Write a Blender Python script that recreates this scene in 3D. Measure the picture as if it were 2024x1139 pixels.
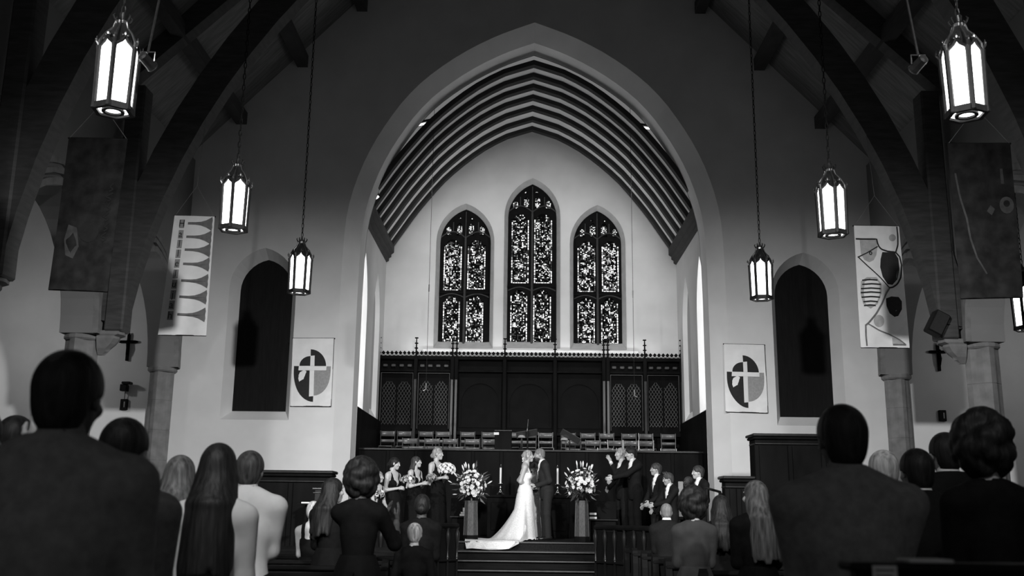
import bpy, bmesh, math, random
import numpy as np
from mathutils import Vector, Matrix
from mathutils.geometry import tessellate_polygon
PI = math.pi
for o in list(bpy.data.objects): bpy.data.objects.remove(o)
scene = bpy.context.scene
COL = scene.collection

# ------------------------------------------------------------------ camera
F_PX, YAW, PITCH, ROLL = 1982.7, 0.011255, 0.220847, 0.011846
EYE = Vector((-0.121, 0.0, 1.38))
_fy = Vector((-math.sin(YAW), math.cos(YAW), 0)); _r = Vector((math.cos(YAW), math.sin(YAW), 0)); _z = Vector((0, 0, 1))
FWD = _fy*math.cos(PITCH) + _z*math.sin(PITCH); _up = -_fy*math.sin(PITCH) + _z*math.cos(PITCH)
RIGHT = _r*math.cos(ROLL) + _up*math.sin(ROLL); UP = -_r*math.sin(ROLL) + _up*math.cos(ROLL)
cam = bpy.data.cameras.new('camera'); cam_o = bpy.data.objects.new('camera', cam); COL.objects.link(cam_o)
cam.sensor_fit = 'HORIZONTAL'; cam.sensor_width = 36.0; cam.lens = F_PX*36.0/2024
m = Matrix((RIGHT, UP, -FWD)).transposed().to_4x4(); m.translation = EYE
cam_o.matrix_world = m
cam.clip_start = 0.05; cam.clip_end = 200
cam.dof.use_dof = True; cam.dof.focus_distance = 20.0; cam.dof.aperture_fstop = 3.2
scene.camera = cam_o

# ------------------------------------------------------------------ light and exposure
scene.view_settings.view_transform = 'Standard'; scene.view_settings.look = 'None'
scene.view_settings.gamma = 1.0; scene.view_settings.use_curve_mapping = False
scene.view_settings.exposure = 0.0
world = bpy.data.worlds.new('world'); scene.world = world; world.use_nodes = True
world.node_tree.nodes['Background'].inputs[0].default_value = (0.5, 0.5, 0.5, 1)
world.node_tree.nodes['Background'].inputs[1].default_value = 0.34

def light(name, kind, loc, energy, target=None, size=0.2, angle=60, blend=0.8, sy=None):
    l = bpy.data.lights.new(name, kind); l.energy = energy
    o = bpy.data.objects.new(name, l); COL.objects.link(o); o.location = loc
    if kind == 'AREA':
        l.size = size
        if sy: l.shape = 'RECTANGLE'; l.size_y = sy
    else: l.shadow_soft_size = size
    if kind == 'SPOT': l.spot_size = math.radians(angle); l.spot_blend = blend
    if target is not None: o.rotation_euler = (Vector(target)-Vector(loc)).to_track_quat('-Z', 'Y').to_euler()
    return o
# theatre spots on the nave trusses, aimed at the couple; rest unseen, added
for sx in (-1, 1):
    light('stage_spotlight', 'SPOT', (sx*4.75, 8.25, 6.75), 1000, (-sx*0.3, 20.4, 1.6), 0.35, 42, 1.0)
    o = light('added_rear_spot', 'SPOT', (sx*5.6, -3.0, 8.0), 14500, (-sx*4.1, 21.0, 0.8), 0.30, 33, 1.0)
    o.scale = (1.65, 1.0, 1.0)          # unseen rear spot, added for walls and banners; beam stretched wide
    light('added_guest_spot', 'SPOT', (sx*0.6, -2.5, 8.5), 4200 if sx < 0 else 900, (sx*2.0, 6.6, 1.2), 0.2, 20, 1.0)  # unseen spot added to brighten the nearer guests
# chancel lights fixed behind the arch, with added uplights
for sx in (-1, 1):
    light('chancel_spotlight', 'SPOT', (sx*2.9+.08, 22.45, 9.0), 300, (-sx*0.4, 26.4, 6.0), 0.15, 124, 0.7)
    light('added_vault_uplight', 'SPOT', (sx*3.4+.09, 24.6, 2.75), 170, (sx*1.0, 24.4, 11), 0.2, 80, 0.8)  # unseen uplight added to brighten the vault
# cove light on top of the carved screen, washing the east wall
o = light('cove_light', 'AREA', (0.09, 26.12, 5.42), 17, (0.09, 25.2, 9.5), 6.6, sy=0.08)
# aisle lamps
for sx in (-1, 1):
    for y in (15.0, 19.0):
        light('aisle_bulb', 'POINT', (sx*10.3, y, 4.9), 44 if sx < 0 else 24, size=0.15)

# ------------------------------------------------------------------ pixel helpers (a pixel gives a direction, the caller gives the depth)
def ray(x, y):
    d = FWD*F_PX + RIGHT*(x-1012.0) - UP*(y-569.5)
    return d/d.y
def at(x, y, D): return EYE + ray(x, y)*D
def atz(x, y, z):
    r = ray(x, y); return EYE + r*((z-EYE.z)/r.z)
def atx(x, y, X):
    r = ray(x, y); return EYE + r*((X-EYE.x)/r.x)

# ------------------------------------------------------------------ materials
MATS = {}
def mat(name, g, rough=0.6, var=0.15, scale=6.0, metal=0.0, bump=0.0, emit=None, spec=0.5, stretch=None, detail=4, coat=0.0):
    if name in MATS: return MATS[name]
    m = bpy.data.materials.new(name); m.use_nodes = True; nt = m.node_tree; N = nt.nodes; L = nt.links
    b = N['Principled BSDF']; b.inputs['Roughness'].default_value = rough; b.inputs['Metallic'].default_value = metal
    b.inputs['Specular IOR Level'].default_value = spec; b.inputs['Coat Weight'].default_value = coat
    tc = N.new('ShaderNodeTexCoord'); mp = N.new('ShaderNodeMapping'); L.new(tc.outputs['Object'], mp.inputs[0])
    if stretch: mp.inputs['Scale'].default_value = stretch
    nz = N.new('ShaderNodeTexNoise'); nz.inputs['Scale'].default_value = scale; nz.inputs['Detail'].default_value = detail
    L.new(mp.outputs[0], nz.inputs['Vector'])
    cr = N.new('ShaderNodeValToRGB'); lo = g*(1-var); hi = min(1, g*(1+var))
    cr.color_ramp.elements[0].position = 0.3; cr.color_ramp.elements[1].position = 0.7
    cr.color_ramp.elements[0].color = (lo, lo, lo, 1); cr.color_ramp.elements[1].color = (hi, hi, hi, 1)
    L.new(nz.outputs['Fac'], cr.inputs[0]); L.new(cr.outputs[0], b.inputs['Base Color'])
    if bump:
        bp = N.new('ShaderNodeBump'); bp.inputs['Strength'].default_value = bump; bp.inputs['Distance'].default_value = 0.01
        L.new(nz.outputs['Fac'], bp.inputs['Height']); L.new(bp.outputs[0], b.inputs['Normal'])
    if emit:
        b.inputs['Emission Color'].default_value = (1, 1, 1, 1); b.inputs['Emission Strength'].default_value = emit
    MATS[name] = m; return m
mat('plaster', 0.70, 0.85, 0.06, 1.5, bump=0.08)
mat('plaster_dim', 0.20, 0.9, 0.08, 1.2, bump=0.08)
mat('stone', 0.19, 0.8, 0.22, 5, bump=0.25)
mat('roof_board', 0.20, 0.8, 0.25, 2.0, stretch=(1, 8, 1))
mat('ceiling_plaster', 0.75, 0.85, 0.06, 2)
mat('dark_timber', 0.055, 0.6, 0.3, 3, stretch=(1, 1, 6), bump=0.1)
mat('rib_timber', 0.022, 0.8, 0.3, 3, bump=0.1)
mat('dark_wood', 0.008, 0.5, 0.3, 4, stretch=(1, 1, 0.3), bump=0.08, spec=0.02)
mat('gloss_wood', 0.015, 0.3, 0.3, 5, stretch=(3, 1, 1), coat=0.0, spec=0.3)
mat('pedestal_wood', 0.075, 0.45, 0.45, 60, stretch=(1, 1, 0.35), detail=6)
mat('post_wood', 0.045, 0.5, 0.2, 10, spec=0.2)
mat('lattice', 0.055, 0.5, 0.2, 20)
mat('screen_panel', 0.006, 0.6, 0.2, 5, spec=0.05)
mat('floor_stone', 0.09, 0.6, 0.2, 2)
mat('carpet', 0.012, 0.95, 0.35, 40, bump=0.4, spec=0.1)
mat('step_wood', 0.007, 0.6, 0.3, 10, stretch=(0.3, 1, 4), spec=0.03)
mat('nosing', 0.06, 0.4, 0.15, 10, metal=0.3)
mat('iron', 0.010, 0.5, 0.3, 20, spec=0.12)
mat('bright_iron', 0.16, 0.3, 0.3, 20, metal=0.9)
mat('chrome', 0.75, 0.2, 0.1, 20, metal=1.0)
mat('lamp_glass', 0.85, 0.4, 0.05, 5, emit=5.5)
mat('tube_glass', 0.9, 0.4, 0.02, 5, emit=3.0)
mat('window_stone', 0.40, 0.85, 0.1, 6)
mat('glass_black', 0.006, 0.7, 0.4, 30, spec=0.0)
mat('glass_dim', 0.05, 0.2, 0.2, 30, emit=0.03)
mat('glass_mid', 0.3, 0.2, 0.2, 30, emit=0.30)
mat('glass_bright', 0.8, 0.2, 0.1, 30, emit=1.1)
mat('tracery', 0.008, 0.8, 0.2, 6, spec=0.05)
mat('tracery_light', 0.035, 0.7, 0.2, 6)
mat('day_glass', 0.6, 0.4, 0.05, 8, emit=2.2)
mat('plaster_side_shaded', 0.50, 0.85, 0.06, 1.5, bump=0.08)  # plaster darkened in colour for the shade on the chancel sides
mat('plaster_reveal_lit', 0.85, 0.85, 0.04, 2)  # plaster whitened in colour for the light on the lancet reveals
mat('side_glass', 0.04, 0.3, 0.3, 8, emit=0.03)
mat('niche_board', 0.010, 0.8, 0.2, 3, stretch=(12, 1, 1), spec=0.1)
mat('banner_white', 0.82, 0.9, 0.07, 4, bump=0.1)
mat('banner_dark', 0.022, 0.95, 0.45, 5, bump=0.2, spec=0.0)
mat('banner_dark_print', 0.010, 0.95, 0.3, 9)
mat('banner_dark_light', 0.05, 0.95, 0.3, 9)
mat('cloth_black', 0.02, 0.9, 0.15, 20)
mat('cloth_grey', 0.30, 0.9, 0.12, 25)
mat('blouse_grey', 0.035, 0.9, 0.2, 12)
mat('cloth_midgrey', 0.16, 0.9, 0.2, 12)
mat('cloth_palegrey', 0.42, 0.9, 0.15, 12)
mat('woven_stripe', 0.05, 0.95, 0.2, 30)
mat('paper', 0.8, 0.8, 0.03, 10)
mat('ink', 0.06, 0.8, 0.1, 10)
mat('wax', 0.82, 0.5, 0.03, 10)
mat('petal', 0.85, 0.6, 0.06, 40)
mat('petal_grey', 0.33, 0.6, 0.3, 40)
mat('leaf', 0.05, 0.5, 0.4, 20)
mat('leaf_light', 0.14, 0.5, 0.4, 20)
mat('chair_wood', 0.13, 0.30, 0.12, 8, coat=0.5)
mat('chair_frame', 0.12, 0.3, 0.1, 10, metal=0.7)
mat('skin_light', 0.42, 0.5, 0.06, 30)
mat('skin_mid', 0.30, 0.5, 0.06, 30)
mat('skin_dark', 0.055, 0.6, 0.08, 30)
mat('eye_dark', 0.03, 0.3, 0.1, 30)
mat('eye_white', 0.7, 0.3, 0.02, 30)
mat('lip', 0.20, 0.5, 0.1, 30)
for n, g, v in (('hair_black', 0.012, .6), ('hair_brown', 0.04, .7), ('hair_blond', 0.27, .65), ('hair_darkblond', 0.08, .7), ('hair_grey', 0.42, .5), ('hair_buzz', 0.16, .3)):
    mat(n, g, 0.55, v, 45, stretch=(1, 1, .12), bump=0.7, spec=0.22)
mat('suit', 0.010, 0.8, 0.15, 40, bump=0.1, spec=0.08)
mat('suit_charcoal', 0.020, 0.8, 0.15, 40, bump=0.1, spec=0.2)
mat('dress_dark', 0.007, 0.75, 0.2, 30, spec=0.05)
mat('shirt_white', 0.75, 0.8, 0.04, 30)
mat('shirt_pale', 0.50, 0.85, 0.08, 12)
mat('lace', 0.80, 0.85, 0.16, 45, bump=0.5)
mat('robe', 0.78, 0.85, 0.05, 10)
mat('stole', 0.66, 0.8, 0.3, 25)
mat('suit_lifted', 0.13, 0.85, 0.2, 30, bump=0.1)  # lighter suit copy; lifts the unlit near guests by colour
mat('shoe', 0.012, 0.25, 0.1, 10)

# ------------------------------------------------------------------ object helpers
def tag(o, label=None, cat=None, group=None, kind=None):
    if label: o['label'] = label
    if cat: o['category'] = cat
    if group: o['group'] = group
    if kind: o['kind'] = kind
    return o
def mesh_obj(name, verts, faces, m=None, parent=None, smooth=False):
    me = bpy.data.meshes.new(name); me.from_pydata([tuple(v) for v in verts], [], faces); me.validate()
    if smooth: me.polygons.foreach_set('use_smooth', [True]*len(me.polygons))
    o = bpy.data.objects.new(name, me); COL.objects.link(o)
    for mm in (m if isinstance(m, (list, tuple)) else [m]):
        if mm: me.materials.append(MATS[mm])
    if parent: o.parent = parent
    return o
def link(name, me, parent=None, matrix=None):
    o = bpy.data.objects.new(name, me); COL.objects.link(o)
    if parent: o.parent = parent
    if matrix is not None: o.matrix_local = matrix
    return o
def empty(name, loc=(0, 0, 0), rz=0.0, label=None, cat=None, group=None, kind=None, s=1.0):
    o = bpy.data.objects.new(name, None); COL.objects.link(o); o.location = loc; o.rotation_euler = (0, 0, rz); o.scale = (s, s, s)
    o.empty_display_size = 0.1
    return tag(o, label, cat, group, kind)
def copy_tree(o, parent=None):
    c = o.copy(); COL.objects.link(c); c.parent = parent
    for ch in list(o.children): copy_tree(ch, c)
    return c

class MB:
    """collects vertices and faces of ONE mesh"""
    def __init__(s): s.v = []; s.f = []; s.mi = []
    def add(s, v, f, mi=0):
        n = len(s.v); s.v += [tuple(p) for p in v]; s.f += [tuple(i+n for i in q) for q in f]; s.mi += [mi]*len(f); return s
    def box(s, x0, x1, y0, y1, z0, z1, mi=0):
        return s.add([(x0,y0,z0),(x1,y0,z0),(x1,y1,z0),(x0,y1,z0),(x0,y0,z1),(x1,y0,z1),(x1,y1,z1),(x0,y1,z1)],
            [(3,2,1,0),(4,5,6,7),(0,1,5,4),(1,2,6,5),(2,3,7,6),(3,0,4,7)], mi)
    def bbox(s, x0, x1, y0, y1, z0, z1, b=0.01, mi=0):
        bm = bmesh.new(); bmesh.ops.create_cube(bm, size=1)
        for v in bm.verts: v.co = (x0+(v.co.x+.5)*(x1-x0), y0+(v.co.y+.5)*(y1-y0), z0+(v.co.z+.5)*(z1-z0))
        bmesh.ops.bevel(bm, geom=bm.edges[:], offset=b, segments=1, affect='EDGES')
        bm.verts.index_update()
        s.add([v.co[:] for v in bm.verts], [tuple(v.index for v in f.verts) for f in bm.faces], mi); bm.free(); return s
    def tube(s, pts, r, n=8, mi=0, caps=True):
        pts = [Vector(p) for p in pts]; rs = r if isinstance(r, (list, tuple)) else [r]*len(pts)
        rings = []; ref = None
        for i, p in enumerate(pts):
            t = (pts[min(i+1, len(pts)-1)]-pts[max(i-1, 0)])
            if t.length < 1e-9: t = Vector((0, 0, 1))
            t.normalize()
            if ref is None: ref = t.orthogonal().normalized()
            a = (ref - t*ref.dot(t))
            a = a.normalized() if a.length > 1e-6 else t.orthogonal().normalized()
            ref = a; b = t.cross(a)
            rings.append([p+(a*math.cos(2*PI*k/n)+b*math.sin(2*PI*k/n))*rs[i] for k in range(n)])
        return s.loft(rings, True, caps, mi)
    def loft(s, rings, closed=True, caps=False, mi=0):
        n = len(rings[0]); v = [p for r in rings for p in r]; f = []
        for i in range(len(rings)-1):
            for k in range(n if closed else n-1):
                k2 = (k+1) % n; f.append((i*n+k, i*n+k2, (i+1)*n+k2, (i+1)*n+k))
        if caps: f.append(tuple(range(n))[::-1]); f.append(tuple((len(rings)-1)*n+k for k in range(n)))
        return s.add(v, f, mi)
    def lathe(s, prof, n=16, c=(0, 0, 0), mi=0):
        rings = [[(c[0]+r*math.cos(2*PI*k/n), c[1]+r*math.sin(2*PI*k/n), c[2]+z) for k in range(n)] for r, z in prof]
        return s.loft(rings, True, True, mi)
    def slab(s, loops, mapf, t0, t1, mi=0, side_only=False):
        """polygon with holes: loops[0] outer, rest holes; mapf(u,v,t)->xyz"""
        n0 = len(s.v)
        if not side_only:
            tri = tessellate_polygon([[Vector((u, v, 0)) for u, v in lp] for lp in loops])
            flat = [p for lp in loops for p in lp]; n = len(flat)
            if abs(t1-t0) < 1e-9: s.add([mapf(u, v, t0) for u, v in flat], [tuple(t) for t in tri], mi)
            else: s.add([mapf(u, v, t0) for u, v in flat]+[mapf(u, v, t1) for u, v in flat],
                  [tuple(t) for t in tri]+[tuple(i+n for i in t[::-1]) for t in tri], mi)
        if abs(t1-t0) > 1e-9:
            for lp in loops:
                k = len(lp); s.add([mapf(u, v, t0) for u, v in lp]+[mapf(u, v, t1) for u, v in lp],
                    [(i, (i+1) % k, (i+1) % k+k, i+k) for i in range(k)], mi)
        return s
    def sphere(s, c, r, n=10, m=6, mi=0, M=None):
        rr = r if isinstance(r, (tuple, list)) else (r, r, r); rings = []
        for j in range(1, m):
            a = PI*j/m; rings.append([Vector((math.sin(a)*math.cos(2*PI*k/n)*rr[0], math.sin(a)*math.sin(2*PI*k/n)*rr[1], math.cos(a)*rr[2])) for k in range(n)])
        v = [p for r_ in rings for p in r_]+[Vector((0, 0, rr[2])), Vector((0, 0, -rr[2]))]
        if M is not None: v = [M @ p for p in v]
        v = [p+Vector(c) for p in v]; f = []
        for i in range(m-2):
            for k in range(n): f.append((i*n+k, (i+1)*n+k, (i+1)*n+(k+1) % n, i*n+(k+1) % n))
        t = (m-1)*n
        for k in range(n): f.append((t, k, (k+1) % n)); f.append((t+1, (m-2)*n+(k+1) % n, (m-2)*n+k))
        return s.add(v, f, mi)
    def mesh(s, name, m, smooth=False):
        me = bpy.data.meshes.new(name); me.from_pydata(s.v, [], s.f)
        for mm in (m if isinstance(m, (list, tuple)) else [m]): me.materials.append(MATS[mm])
        if any(s.mi): me.polygons.foreach_set('material_index', s.mi)
        me.update()
        bm = bmesh.new(); bm.from_mesh(me); bmesh.ops.recalc_face_normals(bm, faces=bm.faces); bm.to_mesh(me); bm.free()
        if smooth: me.polygons.foreach_set('use_smooth', [True]*len(me.polygons))
        return me
    def build(s, name, m, parent=None, smooth=False, matrix=None):
        return link(name, s.mesh(name, m, smooth), parent, matrix)

XZ = lambda u, v, t: (u, t, v)          # wall facing the nave: u = x, v = z, thickness along y
def YZ(u, v, t): return (t, u, v)       # side wall: u = y, v = z, thickness along x
def pointed(half, rise, n=12, x0=0.0, z0=0.0):
    """points of a pointed arch from right spring over the apex to left spring"""
    c = (rise*rise-half*half)/(2*half); R = half+c; a1 = math.atan2(rise, c) if abs(c) > 1e-9 else PI/2
    r = [(-c+R*math.cos(a1*i/n), R*math.sin(a1*i/n)) for i in range(n+1)]
    return [(x0+u, z0+v) for u, v in r]+[(x0-u, z0+v) for u, v in r[-2::-1]]
def resample(pts, n):
    d = [0]
    for a, b in zip(pts, pts[1:]): d.append(d[-1]+math.dist(a, b))
    t = np.linspace(0, d[-1], n); P = np.array(pts)
    return list(zip(np.interp(t, d, P[:, 0]), np.interp(t, d, P[:, 1])))
def smooth_poly(pts, it=2):
    for _ in range(it):
        pts = [pts[0]]+[tuple((np.array(a)+2*np.array(b)+np.array(c))/4) for a, b, c in zip(pts, pts[1:], pts[2:])]+[pts[-1]]
    return pts

# ================================================================== STRUCTURE
XC = 0.09                     # axis of the chancel
DW = 21.2                     # front face of the chancel arch wall
BAY = 4.1
TRUSS = [DW-BAY*k for k in range(1, 6)]    # 17.1, 13.0, 8.9, 4.8, 0.7
PLAT = 0.87
# floor of the nave
fl = MB().box(-12.5, 12.5, -8, 24, -0.2, 0.0).build('floor', 'floor_stone'); tag(fl, 'dark stone floor of the nave', kind='structure')

# ---- steps and platform (children of the chancel floor)
pf = MB(); pf.box(-4.0, 4.16, 18.8, 22.9, 0.0, PLAT); platform = pf.build('floor_chancel', 'carpet'); tag(platform, 'dark carpeted chancel platform at the top of the steps', kind='structure')
steps = [(18.2, 18.8, 0.725), (17.9, 18.2, 0.58), (17.6, 17.9, 0.435), (17.3, 17.6, 0.29), (17.0, 17.3, 0.145)]
for y0, y1, z in steps:
    st = MB().box(-4.0, 4.16, y0+.03, y1+.03, 0.0, z-.02).build('step', 'step_wood', platform)
    nz = MB().bbox(-4.0, 4.16, y0, y1+.03, z-.03, z, 0.006).build('tread', 'carpet' if z > .7 else 'step_wood', st)
for y0, z in [(18.8, PLAT)]+[(s[0], s[2]) for s in steps]:
    MB().bbox(-4.0, 4.16, y0-.035, y0+.006, z-.022, z+.004, 0.004).build('nosing', 'nosing', platform)
# herringbone strips of the wide upper tread
hb = MB()
for i in range(60):
    x = -1.3+i*0.045
    hb.add([(x, 18.24, .727), (x+.02, 18.24, .727), (x+.16, 18.76, .727), (x+.14, 18.76, .727)], [(0, 1, 2, 3)])
tag(hb.build('woven_stripe', 'woven_stripe', platform), kind='stuff')
# raised choir floor in three tiers behind a dark panelled parapet
CHOIR = [(22.95, 24.05, 2.04), (24.05, 24.95, 2.29), (24.95, 26.4, 2.53)]
choir = MB()
for y0, y1, z in CHOIR: choir.box(XC-3.9, XC+3.9, y0, y1, 0.0, z)
tag(choir.build('floor_choir', 'dark_wood'), 'dark tiered choir floor behind the altar', kind='structure')

# ---- chancel arch outline: back edge of the soffit traced in the photograph, at depth 22.16
tr = [(1053,109),(1014,122),(975,139),(940,157),(907.6,177),(861,211),(823,251),(785,305),(766,338),(751.6,369),(739,402),(726,449),(718,503)]
half = []
for x, y in tr:
    p = at(x, y, 22.16); half.append((XC-p.x, p.z))
half[0] = (0.0, half[0][1])
half = [h for h in half]
jx = 3.85
half[-1] = (jx-.015, half[-1][1]); half.append((jx, half[-1][1]-1.0))
half = resample(smooth_poly(resample(half, 40), 2), 26)       # apex -> jamb
half[0] = (0.0, half[0][1])
def outline(off, zb):
    """left foot, up the left side, apex, down to the right foot"""
    P = [(jx, zb)]+half[::-1]; out = []
    for i, (u, v) in enumerate(P):
        a = P[max(i-1, 0)]; b = P[min(i+1, len(P)-1)]
        t = np.array(b)-np.array(a); t = t/np.linalg.norm(t); nrm = np.array([t[1], -t[0]])
        if i == len(P)-1: nrm = np.array([0, 1.1])
        if nrm[1] < 0 or (i == 0): nrm = np.array([1.0, 0.0]) if i == 0 else nrm
        out.append((u+off*abs(nrm[0]), v+off*max(nrm[1], 0)))
    L_ = [(XC-u, v) for u, v in out]; R_ = [(XC+u, v) for u, v in out[-2::-1]]
    return L_+R_
inner = outline(0.0, 0.0); outer = outline(0.32, 0.0)

# ---- niches in the arch wall (dark lancets either side)
NB, NS, NA = at(500, 830, DW).z, at(575, 570, DW).z, at(526, 490, DW).z
nx0, nx1 = at(434, 829, DW).x, at(570, 831, DW).x
NX = (nx0+nx1)/2; NH = (nx1-nx0)/2
def niche_loop(cx, h, zb, zs, za, n=8):
    return [(cx-h, zb), (cx+h, zb)]+pointed(h, za-zs, n, cx, zs)
wallL, wallR, WTOP = -12.5, 12.5, 17.0
ncx = {-1: NX, 1: XC*2-NX+.02}
wf = MB()
for sx in (-1, 1):
    nl = niche_loop(ncx[sx], NH, NB, NS, NA)
    lp = ([(wallL, 0.0)]+[p for p in outer if p[0] <= XC+1e-6]+[(XC, WTOP), (wallL, WTOP)]) if sx < 0 else \
         ([(wallR, 0.0), (wallR, WTOP), (XC, WTOP)]+[p for p in outer if p[0] >= XC-1e-6])
    wf.slab([lp, nl], XZ, DW, DW)
    # splayed reveal of the niche and its sloping sill
    ni = niche_loop(ncx[sx]+(-.0)*sx, NH-.16, NB+.22, NS, NA-.2)
    wf.loft([[(u, DW, v) for u, v in nl], [(u, DW+.36, v) for u, v in ni]], True)
wf.loft([[(u, DW, v) for u, v in outer], [(u, DW+.33, v) for u, v in inner], [(u, 22.16, v) for u, v in inner]], False)
lpb = [(wallL, 0.0)]+inner+[(wallR, 0.0), (wallR, WTOP), (wallL, WTOP)]
wf.slab([lpb], XZ, 22.2, 22.2)
wall_front = wf.build('wall_front', 'plaster'); tag(wall_front, 'plaster wall pierced by the tall pointed chancel arch', kind='structure')
for sx in (-1, 1):
    ni = niche_loop(ncx[sx], NH-.15, NB+.21, NS, NA-.19)
    MB().slab([ni], XZ, DW+.34, DW+.42).build('niche_panel', 'niche_board', wall_front)

# ---- chancel side walls with two lancets each, back wall with three window openings
BW = 26.4; CH = 3.93; CZ = 7.95
for sx, nm in ((-1, 'wall_left'), (1, 'wall_right')):
    holes = []; X0 = XC+sx*CH
    for (ya, yb) in ((22.42, 23.45), (24.45, 25.6)):
        holes.append([(ya, 3.7), (yb, 3.7)]+pointed((yb-ya)/2, 1.35, 8, (ya+yb)/2, 6.0))
    w = MB(); w.slab([[(22.2, 0), (26.9, 0), (26.9, CZ+.3), (22.2, CZ+.3)]]+holes, YZ, X0, X0)
    o = w.build(nm, 'plaster_side_shaded'); tag(o, 'plaster side wall of the chancel with deep lancets', kind='structure')
    for h, gd, gm_ in zip(holes, (.32, .12), ('day_glass', 'side_glass')):
        cy = (h[0][0]+h[1][0])/2
        def ins(k, zz): return [(cy+(u-cy)*k, 3.7+zz+(v-3.7)*(1-zz/4)) for u, v in h]
        hin = ins(.84, .22)
        MB().loft([[(X0, u, v) for u, v in h], [(X0+sx*gd, u, v) for u, v in hin]], True).build('lancet_reveal', 'plaster_reveal_lit', o)
        MB().slab([ins(.86, .20)], YZ, X0+sx*(gd-.01), X0+sx*(gd+.03)).build('lancet_glass', gm_, o)
    tag(MB().box(min(X0, X0-sx*.06), max(X0, X0-sx*.06), 22.2, 26.4, 2.0, 3.66).build('trim_%d' % (1 if sx < 0 else 2), 'dark_wood'), 'dark wainscot below the chancel lancets', kind='structure')

# windows: pixel boxes of the lights, read at the back wall
WIN = [
 dict(ax=918.5, l=867, r=968, apex=411, spring=478, bot=681, big=[(876,913,474,574),(923,960,474,572),(874,909,585,677),(920,955.5,585,677)],
      small=[(882,892,446,466),(903.5,913.5,441,466),(926.6,936.7,441,466),(948,958,446,466)], dots=[(909,432),(931.7,433)]),
 dict(ax=1053, l=1003, r=1100, apex=361, spring=428, bot=681, big=[(1010,1046,423,560),(1055,1092,423,560),(1007.7,1042.7,573,679),(1053,1090,573,679)],
      small=[(1014,1024,396,414),(1036,1046,389,413),(1058,1068,389,413),(1079,1089,396,414)], dots=[(1040,381),(1061,381)]),
 dict(ax=1185, l=1134, r=1230, apex=414, spring=482, bot=684, big=[(1141,1177.7,477,577),(1189,1224,477,577),(1141,1176.7,589,680),(1187.7,1223,589,680)],
      small=[(1146.7,1155,452,469),(1166,1177,441,469),(1188,1200,441,469),(1210.7,1220,452,469)], dots=[(1170,436),(1194,437)]),
]
holes = []; rng = random.Random(5)
for w in WIN:
    zb = at(w['ax'], w['bot'], BW).z; za = at(w['ax'], w['apex'], BW).z; zs = at(w['ax'], w['spring'], BW).z
    ym = (w['spring']+w['bot'])/2
    xl = at(w['l'], ym, BW).x; xr = at(w['r'], ym, BW).x
    w['cx'] = (xl+xr)/2; w['h'] = (xr-xl)/2; w['zb'], w['zs'], w['za'] = zb, zs, za
    w['rise'] = max(za-zs, w['h']*1.0)
    w['zs'] = za-w['rise']
    holes.append([(w['cx']-w['h']-.10, zb-.10), (w['cx']+w['h']+.10, zb-.10)]+pointed(w['h']+.10, w['rise']+.12, 10, w['cx'], w['zs']))
rt = [(1053,261),(1000,276),(954,301),(916,329),(882,358),(853,390),(823,426),(798,461),(779,487),(770,500)]
ribh = []
for x, y in rt:
    p = at(x, y, 26.3); ribh.append((XC-p.x, p.z))
ribh[0] = (0, ribh[0][1]); ribh = resample(smooth_poly(resample(ribh, 30), 1), 16); ribh[0] = (0, ribh[0][1])
def ribline(off):
    out = []
    for i, (u, v) in enumerate(ribh):
        a = ribh[max(i-1, 0)]; b = ribh[min(i+1, len(ribh)-1)]; t = np.array(b)-np.array(a); t /= np.linalg.norm(t)
        n_ = np.array([-t[1], t[0]]) if i else np.array([0, 1.08])
        out.append((max(0, u+off*n_[0]) if i else 0.0, v+off*n_[1]))
    return [(XC-u, v) for u, v in out[::-1]]+[(XC+u, v) for u, v in out[1:]]
vault = ribline(0.10)
bw = MB(); bw.slab([[(XC-CH-.1, 0), (XC+CH+.1, 0), (XC+CH+.1, vault[0][1])]+vault[::-1]+[(XC-CH-.1, vault[0][1])]]+holes, XZ, BW, BW)
for w, h in zip(WIN, holes):
    hin = [(w['cx']-w['h'], w['zb']+.10), (w['cx']+w['h'], w['zb']+.10)]+pointed(w['h'], w['rise'], 10, w['cx'], w['zs'])
    w['reveal'] = (h, hin)
wall_back = bw.build('wall_back', 'plaster'); tag(wall_back, 'pale plaster east wall with three stained glass windows', kind='structure')
# ledge under the windows
for k, (xa, xb) in enumerate(((835, 1262),)):
    a = at(xa, 690, BW); b = at(xb, 697, BW)
    tag(MB().bbox(a.x, b.x, BW-.10, BW, a.z-.09, a.z, .02).build('trim_3', 'plaster'), 'plaster ledge running under the windows', kind='structure')

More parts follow.
